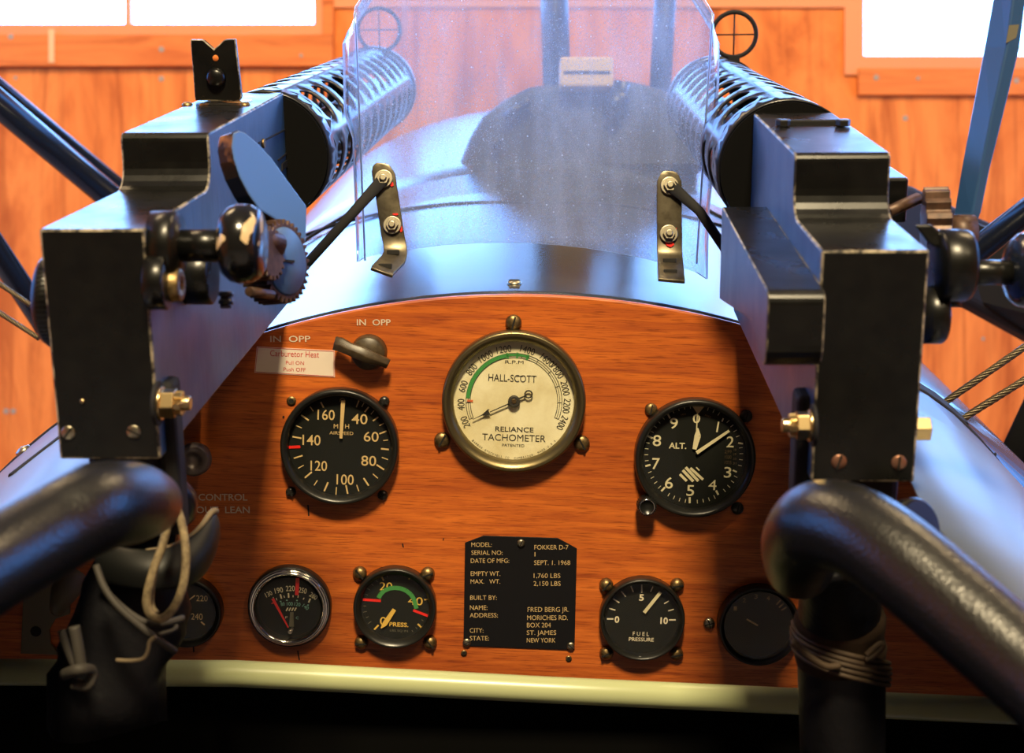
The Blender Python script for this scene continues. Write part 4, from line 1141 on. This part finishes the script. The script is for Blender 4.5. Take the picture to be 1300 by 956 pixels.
def fillet(pts_c, pts_a, pts_b, r, n=6, concave=True): pass
def receiver_profile(bs, top, H, B, low=0.0, fr=.016, Bb=None):
    """profile in (b, c): lower deck at c=low from rear to step bs, concave fillet up to cover c=top"""
    p = [(0, low-H), (0, low)]
    for i in range(7):
        t = i/6*PI/2; p.append((bs-fr+fr*math.sin(t), low+fr-fr*math.cos(t)))
    r2 = .005
    for i in range(5):
        t = i/4*PI/2; p.append((bs+r2-r2*math.cos(t), top-r2+r2*math.sin(t)))
    p += [(B, top+(B-bs)*.02), (Bb or B, low-H)]
    return p
def screwhead(parent, F, r, mt, ang=.5, name='screw'):
    mb = MB(); G = frame_of(F.M @ Matrix.Rotation(ang, 4, 'Z'))
    mb.lathe(G, [(0, -.001), (r, -.001), (r, .0006), (r*.9, .0010), (0, .0013)], 24); mb.box(G, (-r*.95, -r*.14, .0006), (r*.95, r*.14, .0016), 1)
    return build(name, mb, [mt, M['slot']], parent)

# ---- left gun
GL = gun_frame(at(49, 291, .747), (705, -30))
LG = thing('machine_gun', GL, 'left black machine gun with an upright notched sight, worn knob and crank', 'machine gun')
W, H, BS = .056, .128, .152
prof = receiver_profile(BS, .034, H, .405, Bb=.412)
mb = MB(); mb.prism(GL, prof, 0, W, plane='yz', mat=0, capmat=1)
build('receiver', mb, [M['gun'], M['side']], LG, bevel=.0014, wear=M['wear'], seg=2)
back = Frame(GL.w(0, 0, 0), GL.x, GL.z, -GL.y)     # x right, y up, z towards the pilot
for px, py, mt, a in ((87, 549, M['steel'], .9), (170, 548, M['steel'], -.5)):
    h = back.hit(px, py, 2, 0); screwhead(LG, back.sub(h.x, h.y, 0), .0039, mt, a)
h = back.hit(105, 509, 2, 0); screwhead(LG, back.sub(h.x, h.y, 0), .0013, M['brass'], 0, 'pin')
# round disc on the left side
mb = MB(); lf = Frame(GL.w(0, 0, 0), GL.y, GL.z, -GL.x)
h = lf.hit(50, 386, 2, .006); hc = (h.x, h.y)
sd = Frame(lf.w(.030, -.045, 0), GL.y, GL.z, -GL.x)
mb.lathe(sd, [(0, -.001), (.026, -.001), (.026, .007), (.0245, .010), (.0225, .011), (.0, .011)], 48)
for i in range(60):
    a = 2*PI*i/60; mb.box(sd.sub(.0258*math.cos(a), .0258*math.sin(a), 0, a), (0, -.0004, .001), (.0006, .0004, .0075))
build('side_disc', mb, M['gun'], LG)
# rear sight
b_s = GL.hit(275, 130, 2, .037); sb = b_s.y
st = Frame(GL.w(0, sb, .036), GL.x, GL.z, -GL.y)
def spx(px, py): h = st.hit(px, py, 2, 0); return (h.x, h.y)
outl = [spx(*p) for p in ((243, 50), (259, 50), (273, 62), (286, 50), (300, 49), (308, 122), (306, 127), (300, 128), (249, 127))]
mb = MB(); mb.prism(st, outl, -.0015, .0035)
rs_ = build('rear_sight', mb, M['gun'], LG, bevel=.0008, wear=M['wear'])
c1 = spx(276, 98); mb = MB(); G = st.sub(c1[0], c1[1], .0035); mb.lathe(G, [(0, 0), (.0075, 0), (.007, .003), (.005, .005), (0, .0055)], 24)
build('sight_knob', mb, M['gun'], rs_)
c1 = spx(275, 73.5); mb = MB(); G = st.sub(c1[0], c1[1], .0034); mb.lathe(G, [(.0, 0), (.0024, 0), (.0022, .0003), (0, .0003)], 16); build('peep_hole', mb, M['trim'], rs_)
mb = MB(); a0 = GL.hit(255, 135, 2, .036); a1 = GL.hit(304, 135, 2, .036)
mb.box(GL, (a0.x, a0.y-.006, .0345), (a1.x+.004, a0.y+.028, .0385)); build('sight_base', mb, M['lever_edge'], LG, bevel=.0008)
mb = MB(); a2 = GL.hit(232, 137, 2, .0365); a3 = GL.hit(316, 137, 2, .0365)
mb.box(GL, (a2.x, a2.y-.004, .0340), (a3.x, a2.y+.010, .0362)); build('sight_plate', mb, M['matte'], LG, bevel=.0005)
for px in (238, 311):
    a2 = GL.hit(px, 135, 2, .0362); mb = MB(); mb.lathe(Frame(GL.w(a2.x, a2.y, .0362), GL.x, GL.y, GL.z), [(0, 0), (.0042, 0), (.004, .0016), (.0025, .003), (0, .0034)], 16); build('sight_screw', mb, M['oldbrass'], LG)
# jacket
JY = .405
fc = GL.hit(337, 199, 1, JY)
R_ = .0515
jacket(GL, (fc.x, JY, fc.z), R_, .70, 11, 6, LG, ang0=math.radians(12), frac=.66, zfrac=.60)
mb = MB(); G = Frame(GL.w(fc.x, JY-.003, fc.z), GL.x, GL.z, -GL.y); mb.lathe(G, [(0, 0), (R_-.001, 0), (R_-.001, -.006), (0, -.006)], 64, smooth=False); build('jacket_end_plate', mb, M['bore'], LG)
mb = MB(); mb.tube([GL.w(fc.x, JY, fc.z), GL.w(fc.x, JY+.74, fc.z)], .012, 16); build('barrel', mb, M['blackpaint'], LG)
mb = MB(); G = Frame(GL.w(fc.x, JY+.70, fc.z), GL.x, -GL.z, GL.y); mb.lathe(G, [(R_-.002, -.01), (R_+.003, -.01), (R_+.003, .008), (.02, .012), (.02, .0), (R_-.002, .0)], 48); build('muzzle_cap', mb, M['blackpaint'], LG)
ring_sight(GL, (fc.x+.012, JY+.68, fc.z+R_+.024), .0265, LG)
# side rails and screws on the right plate
rt = Frame(GL.w(W, 0, 0), GL.y, GL.z, GL.x)       # x fwd, y up, z out of the plate
def rpt(px, py, w=0.0): h = rt.hit(px, py, 2, w); return (h.x, h.y)
mb = MB()
for px, py, r in ((333, 182, .0035), (370, 165, .003), (377, 222, .004)):
    h = rpt(px, py); mb.cyl(rt.sub(h[0], h[1], 0), r, 0, .002, 16, bev=.0005)
build('side_screw', mb, M['oldbrass'], LG)
mb = MB(); pa = [rpt(*p) for p in ((357, 208), (374, 194), (374, 203), (357, 217))]
mb.prism(rt, pa, .0002, .0010); pa = [rpt(*p) for p in ((327, 181), (373, 158), (373, 160), (328, 183))]; mb.prism(rt, pa, .0002, .0008)
pa = [rpt(*p) for p in ((352, 203), (373, 185), (373, 187), (353, 205))]; mb.prism(rt, pa, .0002, .0008)
build('rail_slot', mb, M['matte'], LG)
# bearing drum, shaft, knob
sh = rt.hit(212, 312, 2, .006)
sx0 = Vector((sh.x, sh.y))
KA = Frame(rt.w(sx0.x, sx0.y, 0), GL.y, GL.z, GL.x)
mb = MB(); mb.lathe(KA, [(0, -.001), (.019, -.001), (.019, .010), (.0175, .013), (.012, .0135), (.012, .014), (0, .014)], 40); build('bearing_drum', mb, M['gun'], LG)
mb = MB(); mb.lathe(KA, [(0, .012), (.0088, .012), (.0088, .040), (0, .040)], 28); build('crank_shaft', mb, M['gun'], LG)
kb = Frame(KA.w(0, .001, .034), GL.y, GL.z, GL.x)
mb = MB(); mb.lathe(kb, [(0, .001), (.010, .001), (.017, .003), (.0205, .007), (.0218, .012), (.0210, .018), (.0185, .0225), (.016, .024), (.0, .0245)], 48)
build('knob', mb, M['knob'], LG)
for px, py, r in ((200, 358, .015), (245, 350, .017)):
    h = rt.hit(px, py, 2, .004); mb = MB(); mb.cyl(rt.sub(h.x, h.y, 0), r, -.001, .010 if px < 230 else .016, 32, bev=.001); build('trunnion_boss', mb, M['gun'], LG)
h = rt.hit(228, 362, 2, .014); mb = MB(); mb.lathe(rt.sub(h.x, h.y, 0), [(0, -.0), (.009, 0), (.009, .0145), (.0085, .015), (.003, .015), (.003, .013), (0, .013)], 28); build('hinge_pin', mb, M['oldbrass'], LG)
# crank plate
cpn = Vector((.86, -.48, .17)).normalized()
cp = axis_frame(at(320, 230, .872), cpn)
def cpp(px, py): h = cp.hit(px, py, 2, 0); return (h.x, h.y)
outl = [(296, 168), (303, 165), (312, 168), (326, 180), (345, 200), (370, 235), (390, 262), (389, 309), (372, 294), (352, 280), (330, 267), (316, 247), (304, 224), (297, 203), (294, 186)]
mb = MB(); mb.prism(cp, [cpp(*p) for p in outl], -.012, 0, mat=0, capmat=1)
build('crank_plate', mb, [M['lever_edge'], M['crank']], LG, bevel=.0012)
# toothed wheel below the crank
def gear(parent, F, R, th, nt, depth, hub=True, mt=None):
    mb = MB(); poly = []
    for i in range(nt):
        for k, rr_ in ((0, R-depth), (.18, R), (.5, R), (.68, R-depth)):
            a = 2*PI*(i+k)/nt; poly.append((rr_*math.cos(a), rr_*math.sin(a)))
    mb.prism(F, poly, 0, th); return build('toothed_wheel', mb, mt or M['gear'], parent, bevel=.0004)
gf = axis_frame(at(360, 332, .885), Vector((.90, -.42, .05)))
g_ = gear(LG, frame_of(gf.M @ Matrix.Translation((0, 0, -.016))), .0265, .018, 34, .0030)
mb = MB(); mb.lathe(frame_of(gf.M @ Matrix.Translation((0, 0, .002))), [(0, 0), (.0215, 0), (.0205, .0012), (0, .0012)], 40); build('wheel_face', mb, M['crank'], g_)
mb = MB(); mb.box(frame_of(gf.M @ Matrix.Translation((0, 0, .0034))), (-.006, -.0008, 0), (.006, .0008, .0008)); build('wheel_slot', mb, M['slot'], g_)
gf2 = axis_frame(at(341, 322, .858), Vector((.94, -.3, .05)))
gear(LG, frame_of(gf2.M @ Matrix.Translation((0, 0, -.010))), .0165, .013, 20, .0026)
mb = MB(); mb.tube([at(322, 300, .855), at(352, 312, .872)], .008, 14); mb.tube([at(316, 370, .845), at(345, 374, .868)], .003, 10); build('gear_axle', mb, M['gear'], LG)
mb = MB(); F_ = axis_frame(at(287, 371, .80), (0, -.1, -1))
for i in range(4): mb.cyl(frame_of(F_.M @ Matrix.Translation((0, 0, .0022*i))), .0042 if i % 2 == 0 else .0032, 0, .0023, 14)
build('spring_bolt', mb, M['blackscrew'], LG)
# castle nut on the lower right side
def castle(parent, F, r, s=1):
    mb = MB(); mb.cyl(F, r*1.5, 0, r*.25, 28, bev=r*.05); build('washer', mb, M['matte'], parent)
    mb = MB(); mb.cyl(F, r*1.12, r*.25, r*.45, 24); hexnut(mb, F, r, r*.45, r*1.3)
    for i in range(6):
        a = PI/3*i; mb.box(F.sub(r*.66*math.cos(a), r*.66*math.sin(a), r*1.3, a), (-r*.14, -r*.22, 0), (r*.14, r*.22, r*.5))
    mb.cyl(F, r*.5, r*1.2, r*2.3, 18, bev=r*.08)
    mb.tube([F.w(r*.9*math.cos(t_), r*.2, r*(1.65+.35*math.sin(t_))) for t_ in (0, .8, 1.6, 2.4, 3.14)], r*.09, 6)
    build('castle_nut', mb, M['brass'], parent, bevel=r*.04)
h = rt.hit(203, 512, 2, .002); castle(LG, rt.sub(h.x, h.y, 0), .0082)
mb = MB(); a0 = GL.w(.012, .01, -H); mb.box(GL, (.012, .008, -H-.03), (.05, .06, -H+.001)); build('mounting_lug', mb, M['matte'], LG, bevel=.004)
mb = MB(); mb.box(GL, (W-.004, .012, -H-.05), (W+.006, .030, -H+.04)); build('mounting_strap', mb, M['matte'], LG, bevel=.003)

# ---- right gun
GR = gun_frame(at(1043, 318, .747), (725, -60))
RG = thing('machine_gun', GR, 'right black machine gun with side chute, toothed wheel and tall cocking lever', 'machine gun')
W2, H2, BS2 = .0565, .130, .103
prof = receiver_profile(BS2, .037, H2, .300, Bb=.385)
prof = prof[:-2] + [(.300, .0395), (.300, -.04), (.385, -.06), (.385, -H2)]
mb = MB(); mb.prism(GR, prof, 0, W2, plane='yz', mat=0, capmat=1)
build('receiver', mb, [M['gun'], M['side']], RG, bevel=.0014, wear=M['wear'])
back = Frame(GR.w(0, 0, 0), GR.x, GR.z, -GR.y)
for px, py, mt, a in ((1065, 586, M['copper'], 1.3), (1141, 587, M['copper'], 1.5)):
    h = back.hit(px, py, 2, 0); screwhead(RG, back.sub(h.x, h.y, 0), .0042, mt, a)
# hinge strip with two screws
a0 = GR.hit(992, 158, 2, .0385); a1 = GR.hit(1072, 158, 2, .0385)
mb = MB(); mb.box(GR, (a0.x, a0.y-.0025, .0375), (a1.x, a0.y+.0025, .0415)); build('hinge_strip', mb, M['matte'], RG, bevel=.0008)
for px in (994, 1070):
    a2 = GR.hit(px, 157, 2, .0405); mb = MB(); hexnut(mb, Frame(GR.w(a2.x, a2.y, .039), GR.x, GR.y, GR.z), .0052, 0, .0045); build('hinge_screw', mb, M['blackscrew'], RG, bevel=.0008)
# side chute block
ch_w = .030
lf = Frame(GR.w(0, 0, 0), GR.y, GR.z, -GR.x)
def lpt(px, py, w): h = lf.hit(px, py, 2, w); return (h.x, h.y)
p_tr = lpt(975, 371, ch_w); p_tf = lpt(917, 250, ch_w); p_br = lpt(977, 484, ch_w); p_bm = lpt(962, 440, ch_w)
b0, c0 = p_tr; b1, c1 = p_tf
prof = [(b1, c0+.004), (b1, c0-.06), (b0+.06, p_br[1]+.012), (b0+.014, p_br[1])]
for i in range(1, 7):
    t = i/6*PI/2; prof.append((b0+.014-.014*math.sin(t), p_br[1]+.014-.014*math.cos(t)))
for i in range(0, 7):
    t = i/6*PI/2; prof.append((b0+.007-.007*math.cos(t), c0-.007+.007*math.sin(t)))
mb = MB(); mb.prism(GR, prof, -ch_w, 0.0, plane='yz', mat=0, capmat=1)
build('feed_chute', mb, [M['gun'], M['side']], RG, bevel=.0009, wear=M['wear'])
# jacket
JY2 = .300
GRJ = gun_frame(at(1043, 318, .747), (724, -32)); fc = GRJ.hit(1001, 217, 1, JY2); R2_ = .0505
jacket(GRJ, (fc.x, JY2+.004, fc.z), R2_, .54, 9, 6, RG, ang0=math.radians(-8), frac=.66, zfrac=.60)
mb = MB(); G = Frame(GRJ.w(fc.x, JY2+.001, fc.z), GRJ.x, GRJ.z, -GRJ.y); mb.lathe(G, [(0, 0), (R2_-.001, 0), (R2_-.001, -.006), (0, -.006)], 64, smooth=False); build('jacket_end_plate', mb, M['bore'], RG)
mb = MB(); mb.tube([GRJ.w(fc.x, JY2, fc.z), GRJ.w(fc.x, JY2+.58, fc.z)], .012, 16); build('barrel', mb, M['blackpaint'], RG)
mb = MB(); G = Frame(GRJ.w(fc.x, JY2+.54, fc.z), GRJ.x, -GRJ.z, GRJ.y); mb.lathe(G, [(R2_-.002, -.01), (R2_+.003, -.01), (R2_+.003, .008), (.02, .012), (.02, .0), (R2_-.002, .0)], 48); build('muzzle_cap', mb, M['blackpaint'], RG)
ring_sight(GRJ, (fc.x+.016, JY2+.52, fc.z+R2_+.026), .0235, RG)
# castle nut left, hex head right
h = lf.hit(1030, 540, 2, .002); castle(RG, lf.sub(h.x, h.y, 0), .0078)
mb = MB(); mb.box(GR, (-.007, .012, -H2-.04), (.003, .034, -.085)); build('mounting_strap', mb, M['matte'], RG, bevel=.003)
mb = MB(); mb.box(GR, (.006, .006, -H2-.03), (.05, .06, -H2+.001)); build('mounting_lug', mb, M['matte'], RG, bevel=.004)
rt = Frame(GR.w(W2, 0, 0), GR.y, GR.z, GR.x)
mb = MB(); F_ = axis_frame(at(1168, 544, .80), (1, 0, 0)); hexnut(mb, F_, .0075, -.004, .005); build('hex_bolt', mb, M['brass'], RG, bevel=.0005)
# bracket + drum + shaft + knob on the right side
drum = axis_frame(at(1188, 337, .80), (1, .04, 0))
mb = MB(); mb.lathe(drum, [(0, 0), (.0185, 0), (.0205, .002), (.0205, .016), (.0195, .018), (0, .018)], 48); build('bearing_drum', mb, M['gun'], RG)
mb = MB()
arm = [at(1158, 284, .80), at(1182, 284, .80), at(1228, 306, .80), at(1228, 330, .80), at(1184, 330, .80), at(1178, 318, .80)]
pa = [(1160, 285), (1182, 284), (1200, 300), (1208, 312), (1186, 314), (1176, 306)]
A1 = [at(x, y, .795) for x, y in pa]; A2 = [at(x, y, .84) for x, y in pa]
mb.add(A1+A2, [tuple(range(6)), tuple(range(6, 12))]+[(i, (i+1) % 6, 6+(i+1) % 6, 6+i) for i in range(6)]); build('bearing_arm', mb, M['gun'], RG, bevel=.0015)
mb = MB(); mb.tube([at(1220, 346, .806), at(1296, 346, .812)], .0072, 24); build('crank_shaft', mb, M['gun'], RG)
kb = axis_frame(at(1281, 343, .812), (1, .04, 0))
mb = MB(); mb.lathe(kb, [(0, -.001), (.010, 0), (.0175, .002), (.0210, .006), (.0220, .011), (.0212, .018), (.0185, .0225), (.0, .0245)], 48); build('knob', mb, M['strut'], RG)
mb = MB(); F_ = axis_frame(at(1172, 400, .81), (1, 0, 0)); mb.lathe(F_, [(0, -.004), (.0165, -.004), (.0165, .010), (.0155, .0115), (0, .0115)], 40); build('trunnion_boss', mb, M['gun'], RG)
mb = MB(); F_ = axis_frame(at(1207, 378, .81), (0, 0, -1)); mb.cyl(F_, .0062, 0, .0055, 6); build('lock_nut', mb, M['gun'], RG)
# small box behind
mb = MB(); F_ = Frame(at(1112, 276, .93), GR.x, GR.y, GR.z); mb.box(F_, (-.004, 0, -.004), (.020, .06, .026)); build('lock_housing', mb, M['gun'], RG, bevel=.002)
# toothed wheel seen edge-on
gf = axis_frame(at(1172, 322, .90), Vector((.975, -.22, 0)))
gear(RG, gf, .0420, .0150, 20, .0045)
# cocking lever: broad blade with a flat face to the left
mb = MB()
lv = [(1259, -40, 1299, -40), (1240, 60, 1283, 68), (1222, 180, 1264, 186), (1214, 268, 1248, 276), (1214, 296, 1232, 300)]
Yl = .93
rows = []
# cross-section: face strip (left, facing pilot-left) and dark edge strip (right, facing pilot)
secs_ = [((1267, -40), (1291, -40), (1308, -40)), ((1249, 60), (1278, 60), (1295, 62)), ((1232, 150), (1258, 150), (1273, 152)), ((1220, 215), (1245, 215), (1257, 216)), ((1211, 270), (1234, 270), (1246, 270)), ((1212, 296), (1224, 304), (1234, 300))]
for l_, m_, r_ in secs_:
    a_ = at(l_[0], l_[1], Yl+.016); b_ = at(m_[0], m_[1], Yl); c__ = at(r_[0], r_[1], Yl+.002)
    rows.append([a_, b_, c__, c__+(a_-b_)*1.0])
mb.grid(rows, smooth=False, close=True); mb.add(rows[0], [(0, 1, 2, 3)]); mb.add(rows[-1], [(0, 1, 2, 3)])
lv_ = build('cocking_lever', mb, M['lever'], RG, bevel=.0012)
mb = MB(); mb.add([at(1281, 32, Yl-.0006), at(1294, 31, Yl+.0012), at(1290, 48, Yl+.0010), at(1277, 55, Yl-.0006)], [(0, 1, 2, 3)]); build('tape_patch', mb, M['olive'], lv_, keepn=True)
mb = MB(); mb.lathe(axis_frame(at(1204, 296, .915), (1, 0, 0)), [(0, 0), (.012, 0), (.012, .016), (0, .016)], 24); mb.tube([at(1126, 270, .90), at(1165, 252, .92)], .004, 8); build('lever_pivot', mb, M['gear'], RG)

# ------------------------------------------------------------------ padded tubes, posts, boot, laces, bar
PT = thing('padded_tube', frame_of(Matrix.Translation(at(120, 660, .64))), 'thick black padded tube entering from the left edge under the left gun', 'padded tube')
mb = MB()
mb.tube([at(-120, 780, .56), at(-20, 722, .60), at(60, 676, .63), at(120, 645, .65), at(165, 638, .68), at(192, 640, .71), at(212, 652, .73)],
        [.0215, .0205, .0205, .0208, .0200, .0160, .004], 40, sub=6)
build('padding', mb, M['pad'], PT)
PR = thing('padded_tube', frame_of(Matrix.Translation(at(1120, 690, .64))), 'thick black padded tube bending down and leaving at the right edge', 'padded tube')
mb = MB()
mb.tube([at(1460, 985, .56), at(1330, 872, .60), at(1210, 768, .635), at(1130, 702, .66), at(1078, 672, .68), at(1040, 668, .70), at(1020, 690, .73), at(1014, 720, .77)],
        [.021, .0205, .0210, .0215, .0220, .0225, .0215, .018], 40, sub=6)
build('padding', mb, M['pad'], PR)
# end cap behind the right tube
mb = MB(); mb.cyl(axis_frame(at(1148, 672, .76), (.5, -.8, .2)), .016, 0, .012, 32, bev=.002); build('end_cap', mb, M['gun'], PR)
# right post wrapped in cloth and lace
RP = thing('wrapped_post', frame_of(Matrix.Translation(at(1060, 880, .84))), 'dark post under the right padded tube wrapped in brown cloth and laces', 'post')
mb = MB(); mb.tube([at(1050, 690, .80), at(1064, 740, .83), at(1066, 790, .86), at(1068, 850, .87), at(1070, 960, .88)], [.022, .0225, .0255, .0265, .026], 32, sub=4); build('post', mb, M['boot'], RP)
mb = MB(); mb.tube([at(1064, 768, .855), at(1066, 785, .858), at(1066, 806, .862), at(1066, 822, .865), at(1067, 840, .867)], [.0235, .0275, .0262, .0282, .0265], 32, sub=4); build('cloth_wrap', mb, M['wrap'], RP)
mb = MB()
for k, (dy, rr_) in enumerate(((0, .0285), (7, .0290), (13, .0292), (20, .0288), (27, .0285))):
    pts = []
    for i in range(15):
        a = PI*(1.08-1.16*i/14)  # front half, left to right
        cpt = at(1067, 792+dy, .863)
        pts.append(cpt+Vector((rr_*math.cos(a), -rr_*math.sin(a), -.026*i/14)))
    mb.tube(pts, .0016, 7)
pts = [at(1005, 815, .835), at(1030, 835, .83), at(1050, 846, .83), at(1066, 845, .832)]
mb.tube(pts, .0022, 7, sub=4)
pts = [at(1098, 838, .833), at(1110, 832, .833), at(1120, 822, .834), at(1118, 817, .834), at(1108, 824, .833), at(1100, 832, .833)]
mb.tube(pts, .0018, 7, sub=4)
build('lace_windings', mb, M['lace_brown_shaded'], RP)

# left boot
BT = thing('leather_boot', frame_of(Matrix.Translation(at(165, 870, .86))), 'dark slumped leather boot laced around the left post, flared collar at right', 'boot')
mb = MB(); rows = []
cols = [(690, 188, 34, .86, 5), (712, 180, 50, .86, 3), (735, 172, 60, .86, 0), (765, 166, 68, .86, 0), (795, 160, 72, .86, 0), (820, 150, 70, .86, 0), (842, 145, 66, .86, 0), (862, 138, 70, .86, 0), (920, 135, 72, .86, 0)]
rnd = random.Random(3)
for (py, cx_, hw, Y, _) in cols:
    c__ = at(cx_, py, Y); r_ = hw*Y/FPX; row = []
    for i in range(36):
        a = 2*PI*i/36; wob = 1+.05*math.sin(3*a+py*.05)+.04*math.sin(5*a-py*.09)
        row.append(c__+Vector((r_*wob*math.cos(a), r_*.75*wob*math.sin(a), .004*math.sin(2*a+py*.03))))
    rows.append(row)
mb.grid(rows, close=True)
build('boot_shaft', mb, M['boot'], BT, solid=.003)
mb = MB(); rows = []
# flared collar: a curved flap rising to the upper right
rim_ = [(120, 688, .83), (150, 694, .82), (185, 699, .815), (215, 695, .82), (238, 684, .83), (256, 668, .84), (268, 652, .85), (274, 650, .86)]
low = [(118, 735, .83), (148, 745, .815), (182, 750, .81), (214, 750, .81), (238, 745, .82), (256, 735, .835), (266, 718, .85), (272, 700, .865)]
for t_ in [i/6 for i in range(7)]:
    rows.append([at(a[0]*(1-t_)+b[0]*t_ + 6*math.sin(PI*t_)*(1 if a[0] > 230 else 0), a[1]*(1-t_)+b[1]*t_, a[2]*(1-t_)+b[2]*t_-.006*math.sin(PI*t_)) for a, b in zip(rim_, low)])
mb.grid(rows); build('collar_flap', mb, M['collar'], BT, solid=.003, subsurf=1)
mb = MB(); mb.tube([at(a[0], a[1]-1, a[2]) for a in rim_[2:]], [.0006, .0012, .0014, .0016, .0020, .0022], 8, sub=4); build('collar_edge', mb, M['hide'], BT)
mb = MB(); mb.tube([at(195, 640, .84), at(190, 665, .84), at(186, 700, .85)], [.016, .018, .02], 24, sub=3); build('post', mb, M['strut'], BT)
mb = MB(); mb.tube([at(216, 615, .85), at(228, 636, .86), at(232, 655, .87)], [.008, .011, .008], 14, sub=3); build('end_fitting', mb, M['blackpaint'], BT)
mb = MB(); F_ = axis_frame(at(219, 645, .868), (.3, -1, .1)); mb.lathe(F_, [(.010, 0), (.0145, 0), (.0145, .003), (.010, .003), (.010, 0)], 32)
mb.tube([at(203, 650, .86), at(205, 665, .86)], .003, 8); build('red_ring', mb, M['red'], BT)
# left gun boot laces
mb = MB()
mb.tube([at(221, 628, .795), at(216, 650, .79), at(207, 690, .785), at(196, 720, .782), at(189, 745, .78), at(186, 765, .78), at(191, 780, .779), at(202, 786, .778), at(214, 780, .779), at(226, 762, .78), at(234, 735, .782), at(236, 700, .785), at(231, 665, .79), at(223, 638, .795)], [.0020]+[.0024]*12+[.002], 10, sub=5)
build('lace_loop', mb, M['lace'], BT)
mb = MB(); mb.tube([at(218, 640, .799), at(209, 680, .793), at(199, 715, .788), at(193, 745, .786), at(192, 768, .786), at(199, 779, .785)], .0018, 10, sub=5); build('inner_lace', mb, M['lace'], BT)
mb = MB()
mb.tube([at(122, 718, .80), at(132, 745, .795), at(150, 770, .79), at(178, 795, .79), at(200, 812, .79), at(222, 827, .80)], .0021, 9, sub=5)
mb.tube([at(138, 755, .797), at(160, 775, .793), at(185, 790, .793), at(210, 791, .795), at(232, 785, .81)], .0020, 9, sub=5)
mb.tube([at(200, 806, .79), at(220, 800, .795), at(224, 795, .80)], .0013, 8, sub=4)
mb.tube([at(94, 795, .80), at(99, 820, .80), at(103, 848, .80)], .0034, 9, sub=4)
mb.tube([at(78, 800, .81), at(86, 825, .81), at(96, 848, .81)], .0024, 9, sub=4)
mb.tube([at(82, 856, .80), at(100, 850, .79), at(116, 852, .80), at(112, 870, .80), at(92, 868, .80)], .0034, 9, sub=4)
build('loose_laces', mb, M['lace_shaded'], BT)
mb = MB()
mb.tube([at(148, 838, .79), at(165, 839, .787), at(182, 836, .786), at(188, 825, .786), at(190, 815, .786), at(198, 808, .786)], .0012, 8, sub=5); build('torn_edge', mb, M['hide'], BT)
# pale green cross bar
mb = MB(); mb.tube([at(-40, 853, 1.00), at(300, 855, 1.00), at(700, 876, 1.0), at(1330, 905, 1.0)], .0092, 28)
tag(build('cross_bar', mb, M['palegreen']), 'pale green painted cross bar running along the bottom of the board', 'bar')
# notched olive plate at lower left
h = pl(58, 786, .002)
t = thing('bracket_plate', PF.sub(h.x, h.y, 0), 'dull notched metal plate on the shaded lower left of the board', 'plate')
mb = MB(); pp = [pl(*p, .004) for p in ((34, 700), (88, 700), (88, 780), (70, 786), (62, 800), (64, 818), (76, 832), (26, 830), (30, 740))]
mb.prism(PF, [(a.x, a.y) for a in pp], .0005, .004); build('plate', mb, M['olive'], t, bevel=.0006)
mb = MB(); h = pl(45, 802, .005); mb.cyl(PF.sub(h.x, h.y, 0), .0045, .003, .0045, 16); build('plate_hole', mb, M['slot'], t)
mb = MB(); mb.tube([at(92, 735, 1.10), at(80, 755, 1.09), at(72, 775, 1.10)], [.014, .010, .005], 12, sub=3); build('link', mb, M['olive'], t)

# ------------------------------------------------------------------ lights
def area(name, loc, target, size, power, col, sy=None, spread=None):
    l = bpy.data.lights.new(name, 'AREA'); l.energy = power; l.color = col; l.size = size
    if sy: l.shape = 'RECTANGLE'; l.size_y = sy
    if spread: l.spread = spread
    o = bpy.data.objects.new(name, l); COL.objects.link(o); o.location = loc
    d = Vector(target)-Vector(loc); o.rotation_euler = d.to_track_quat('-Z', 'Y').to_euler(); return o
area('hangar_lamp', (.05, -1.5, EYE+2.6), (.0, 1.16, EYE-.1), .5, 240, (1, .80, .48))
area('fill_lamp_right', (1.5, -1.6, EYE+2.2), (-.3, 1.16, EYE-.1), .6, 18, (1, .78, .45))  # unseen fill, added to lift the shadowed left of the board
area('wall_fill_left', (-1.6, 2.0, 4.7), (-1.3, 4.6, 2.2), 1.0, 100, (1, .72, .38))  # this pair is unseen, added to brighten the front wall
area('wall_fill_right', (1.6, 2.0, 4.7), (1.3, 4.6, 2.2), 1.0, 100, (1, .72, .38))

w = bpy.data.worlds.new('world'); SC.world = w; w.use_nodes = True
w.node_tree.nodes['Background'].inputs[0].default_value = (.6, .75, 1, 1)
w.node_tree.nodes['Background'].inputs[1].default_value = .3

# ------------------------------------------------------------------ camera
cam = bpy.data.cameras.new('camera'); co = bpy.data.objects.new('camera', cam); COL.objects.link(co)
co.location = (0, 0, EYE); co.rotation_euler = (PI/2, 0, 0)
cam.sensor_fit = 'HORIZONTAL'; cam.sensor_width = 36.0; cam.lens = FPX/1300*36
cam.shift_x = 0.0; cam.shift_y = -(478-CY)/1300
cam.clip_start = .05
cam.dof.use_dof = True; cam.dof.focus_distance = 1.15; cam.dof.aperture_fstop = 10
SC.camera = co
SC.view_settings.view_transform = 'Standard'; SC.view_settings.look = 'None'
SC.view_settings.exposure = 0.0; SC.view_settings.gamma = 1.0
try: SC.view_settings.use_curve_mapping = False
except Exception: pass
